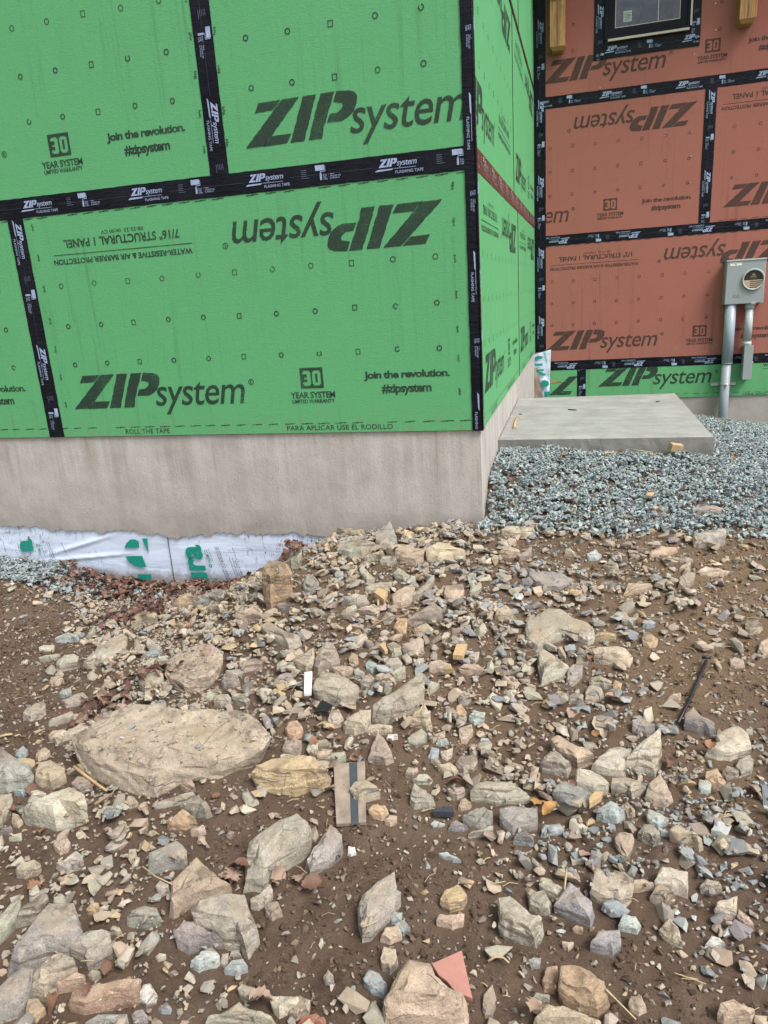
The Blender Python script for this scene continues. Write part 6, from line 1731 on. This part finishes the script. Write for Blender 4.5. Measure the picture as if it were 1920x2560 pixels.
tri = quad_board('pink_board_scrap', [zc('H', *q) for q in ((413,390),(525,340),(545,430),(565,520),(500,492),(470,455),(440,432))], .011, M['pinkboard'], 'triangular salmon-pink sheathing scrap with a torn edge on the pink-stained boulder', 'board scrap', .012)
for q, lab, hh in (([zc('B', *q) for q in ((768,535),(790,500),(855,525),(830,580))], 'small orange wood offcut wedged in the pile below the foundation', .02),
               ([zc('B', *q) for q in ((1275,940),(1300,870),(1370,868),(1340,945))], 'striped pine offcut on the right side of the stone pile', .02),
               ([zc('B', *q) for q in ((800,870),(830,850),(855,905),(835,912))], 'thin pale wood offcut beside a green-grey stone mid pile', .015),
               ([zc('B', *q) for q in ((786,560),(800,556),(798,608),(786,608))], 'tiny white wood sliver below the orange wood offcut', .01),
               ([zc('I', *q) for q in ((1040,685),(1055,672),(1085,672),(1070,690))], 'tiny yellow wood chip on the blue gravel', .008),
               ([zc('F', *q) for q in ((565,640),(600,600),(650,600),(640,628),(570,672))], 'ribbed tan bamboo-like stub under a cream block', .02)):
    quad_board('wood_offcut', q, hh, M['pine'], lab, 'wood offcut', hh)
# wood block leaning on the step
q = aty(*zc('I', 1188, 474), .735); p = Vector((q[0], .742, float(gz(q[0], .735, HM))-.002)); e = MB(); e.box((-.032, -.02, 0), (.032, .022, .042))
o = e.build('wood_block', M['pine'], None, .002, 1); o.location = (p.x, p.y-.005, p.z-.004); o.rotation_euler = (.12, .18, .25); tag(o, 'pale yellow wood block leaning on the front of the concrete step', 'wood block')
quad_board('plastic_scrap', [zc('E', *q) for q in ((480,105),(530,25),(600,62),(590,92))], .006, M['black'], 'black plastic scrap under the large flat stone', 'plastic scrap', .008)
quad_board('rubber_scrap', [zc('E', *q) for q in ((1250,765),(1265,740),(1380,735),(1388,768))], .02, mat_flat('dark_shingle', (.035, .04, .05), .9, 0, .5, 90), 'dark blue-black shingle scrap on the mud, right of centre', 'shingle scrap', .015)
def stick(name, pix, r, mat, label, cat, lift=.006, n=8, taper=.6):
    pts = [hit(*q, lift, HM) for q in pix]; c = pts[0]
    mb = MB(); mb.tube([tuple(np.array(p)-c) for p in pts], [r*(1-(1-taper)*i/(len(pts)-1)) for i in range(len(pts))], n)
    o = mb.build(name, mat); o.location = tuple(c); return tag(o, label, cat)
M['twig'] = mat_flat('twig_bark', (.24, .17, .11), .85, 0, .3, 90)
stick('cord', [zc('C', 1258, 965), zc('C', 1225, 1050), zc('C', 1190, 1130), zc('C', 1140, 1244), zc('F', 1110, 165)], .0055, M['black'], 'thin black cord lying on the dirt at the right', 'cord', .012, 8, .9)
q = ground_pt(*zc('C', 1258, 965), .012); mb = MB(); mb.tube([(-.014, 0, .014), (.014, 0, .014)], .006, 8); k = mb.build('cord_end', M['black'], bpy.data.objects['cord']); 
stick('twig', [zc('B', *q) for q in ((735,752),(800,710),(880,675),(935,678),(990,660))], .005, M['twig'], 'thin bent pale twig lying across the middle of the stone pile', 'twig', .05)
stick('twig', [zc('D', *q) for q in ((480,458),(560,520),(640,580),(690,612))], .006, M['pine'], 'pale split stick under the left edge of the huge layered boulder', 'stick', .01)
stick('twig', [zc('D', *q) for q in ((610,705),(670,665),(735,628))], .006, M['twig'], 'dark weathered stick in front of the huge layered boulder', 'stick', .01)
stick('twig', [zc('D', *q) for q in ((925,1105),(1010,1170),(1115,1220))], .0022, M['straw'], 'thin pale straw below the angular slate-grey stone', 'straw', .01)
stick('twig', [zc('D', *q) for q in ((0,262),(40,252),(80,246))], .006, M['straw'], 'pale straw piece at the left edge of the picture', 'straw', .01)
stick('twig', [zc('H', *q) for q in ((1060,480),(1110,530),(1170,590))], .0022, M['straw'], 'long pale straw right of the rusty layered boulder', 'straw', .01)
stick('twig', [zc('F', *q) for q in ((430,1045),(425,1110),(418,1180))], .003, M['straw'], 'upright thin stalk among stones at lower right', 'stalk', .05)
stick('twig', [zc('H', *q) for q in ((622,375),(650,358),(680,362),(700,380))], .003, M['straw'], 'small curved pale root on mud below the pale angular boulder', 'root', .006)
stick('twig', [zc('I', *q) for q in ((830,470),(880,468),(930,466))], .004, M['straw'], 'pale thin stick along the foot of the concrete step', 'stick', .01)
stick('twig', [zc('I', *q) for q in ((975,455),(1030,462),(1075,468))], .005, M['straw'], 'tan stick against the foot of the step near the wood block', 'stick', .012)
# sticks lying on the slab
def on_slab(px, py):
    d = ray(px, py); t = (-.185-CAM[2])/d[2]; p = CAM+d*t; z_ = zs0+(zs1-zs0)*(p[1]-.77)/1.4; t = (z_-CAM[2])/d[2]; return CAM+d*t
def slab_stick(pix, r, mat, label, cat):
    pts = [on_slab(*zc('I', *q))+np.array([0, 0, r]) for q in pix]; c = pts[0]; mb = MB(); mb.tube([tuple(p-c) for p in pts], r, 6); o = mb.build('wood_sliver', mat); o.location = tuple(c); tag(o, label, cat)
slab_stick(((375,350),(382,320),(392,295)), .009, M['pine'], 'pale wood sliver lying on the left side of the concrete step', 'wood sliver')
slab_stick(((648,253),(690,255)), .004, M['black'], 'dark twig on the middle of the concrete step', 'twig')
slab_stick(((398,275),(415,276)), .003, M['black'], 'tiny dark twig on the step near the side foundation', 'twig')
slab_stick(((1092,213),(1110,210)), .003, M['black'], 'tiny dark twig on the step near its far right corner', 'twig')
# fine straw and rootlets scattered through the dirt
acc = MB(); 
for k in range(420):
    x_, y_ = random.uniform(-2.4, 2.0), random.uniform(-2.6, -.05)
    ok, *_r = visible(np.array([x_]), np.array([y_]), np.array([-.7]), 20)
    if not ok[0] or occ(np.array([x_]), np.array([y_]))[0] > .5: continue
    z_ = float(gz(x_, y_, HM))+.004; a = random.uniform(0, 6.28); L = random.uniform(.012, .05); b = a+random.uniform(-.6, .6)
    acc.tube([(x_, y_, z_), (x_+math.cos(a)*L*.5, y_+math.sin(a)*L*.5, z_+.004), (x_+math.cos(a)*L*.5+math.cos(b)*L*.5, y_+math.sin(a)*L*.5+math.sin(b)*L*.5, z_)], random.uniform(.0006, .0014), 4, False)
o = acc.build('straw_litter', M['straw']); tag(o, kind='stuff')
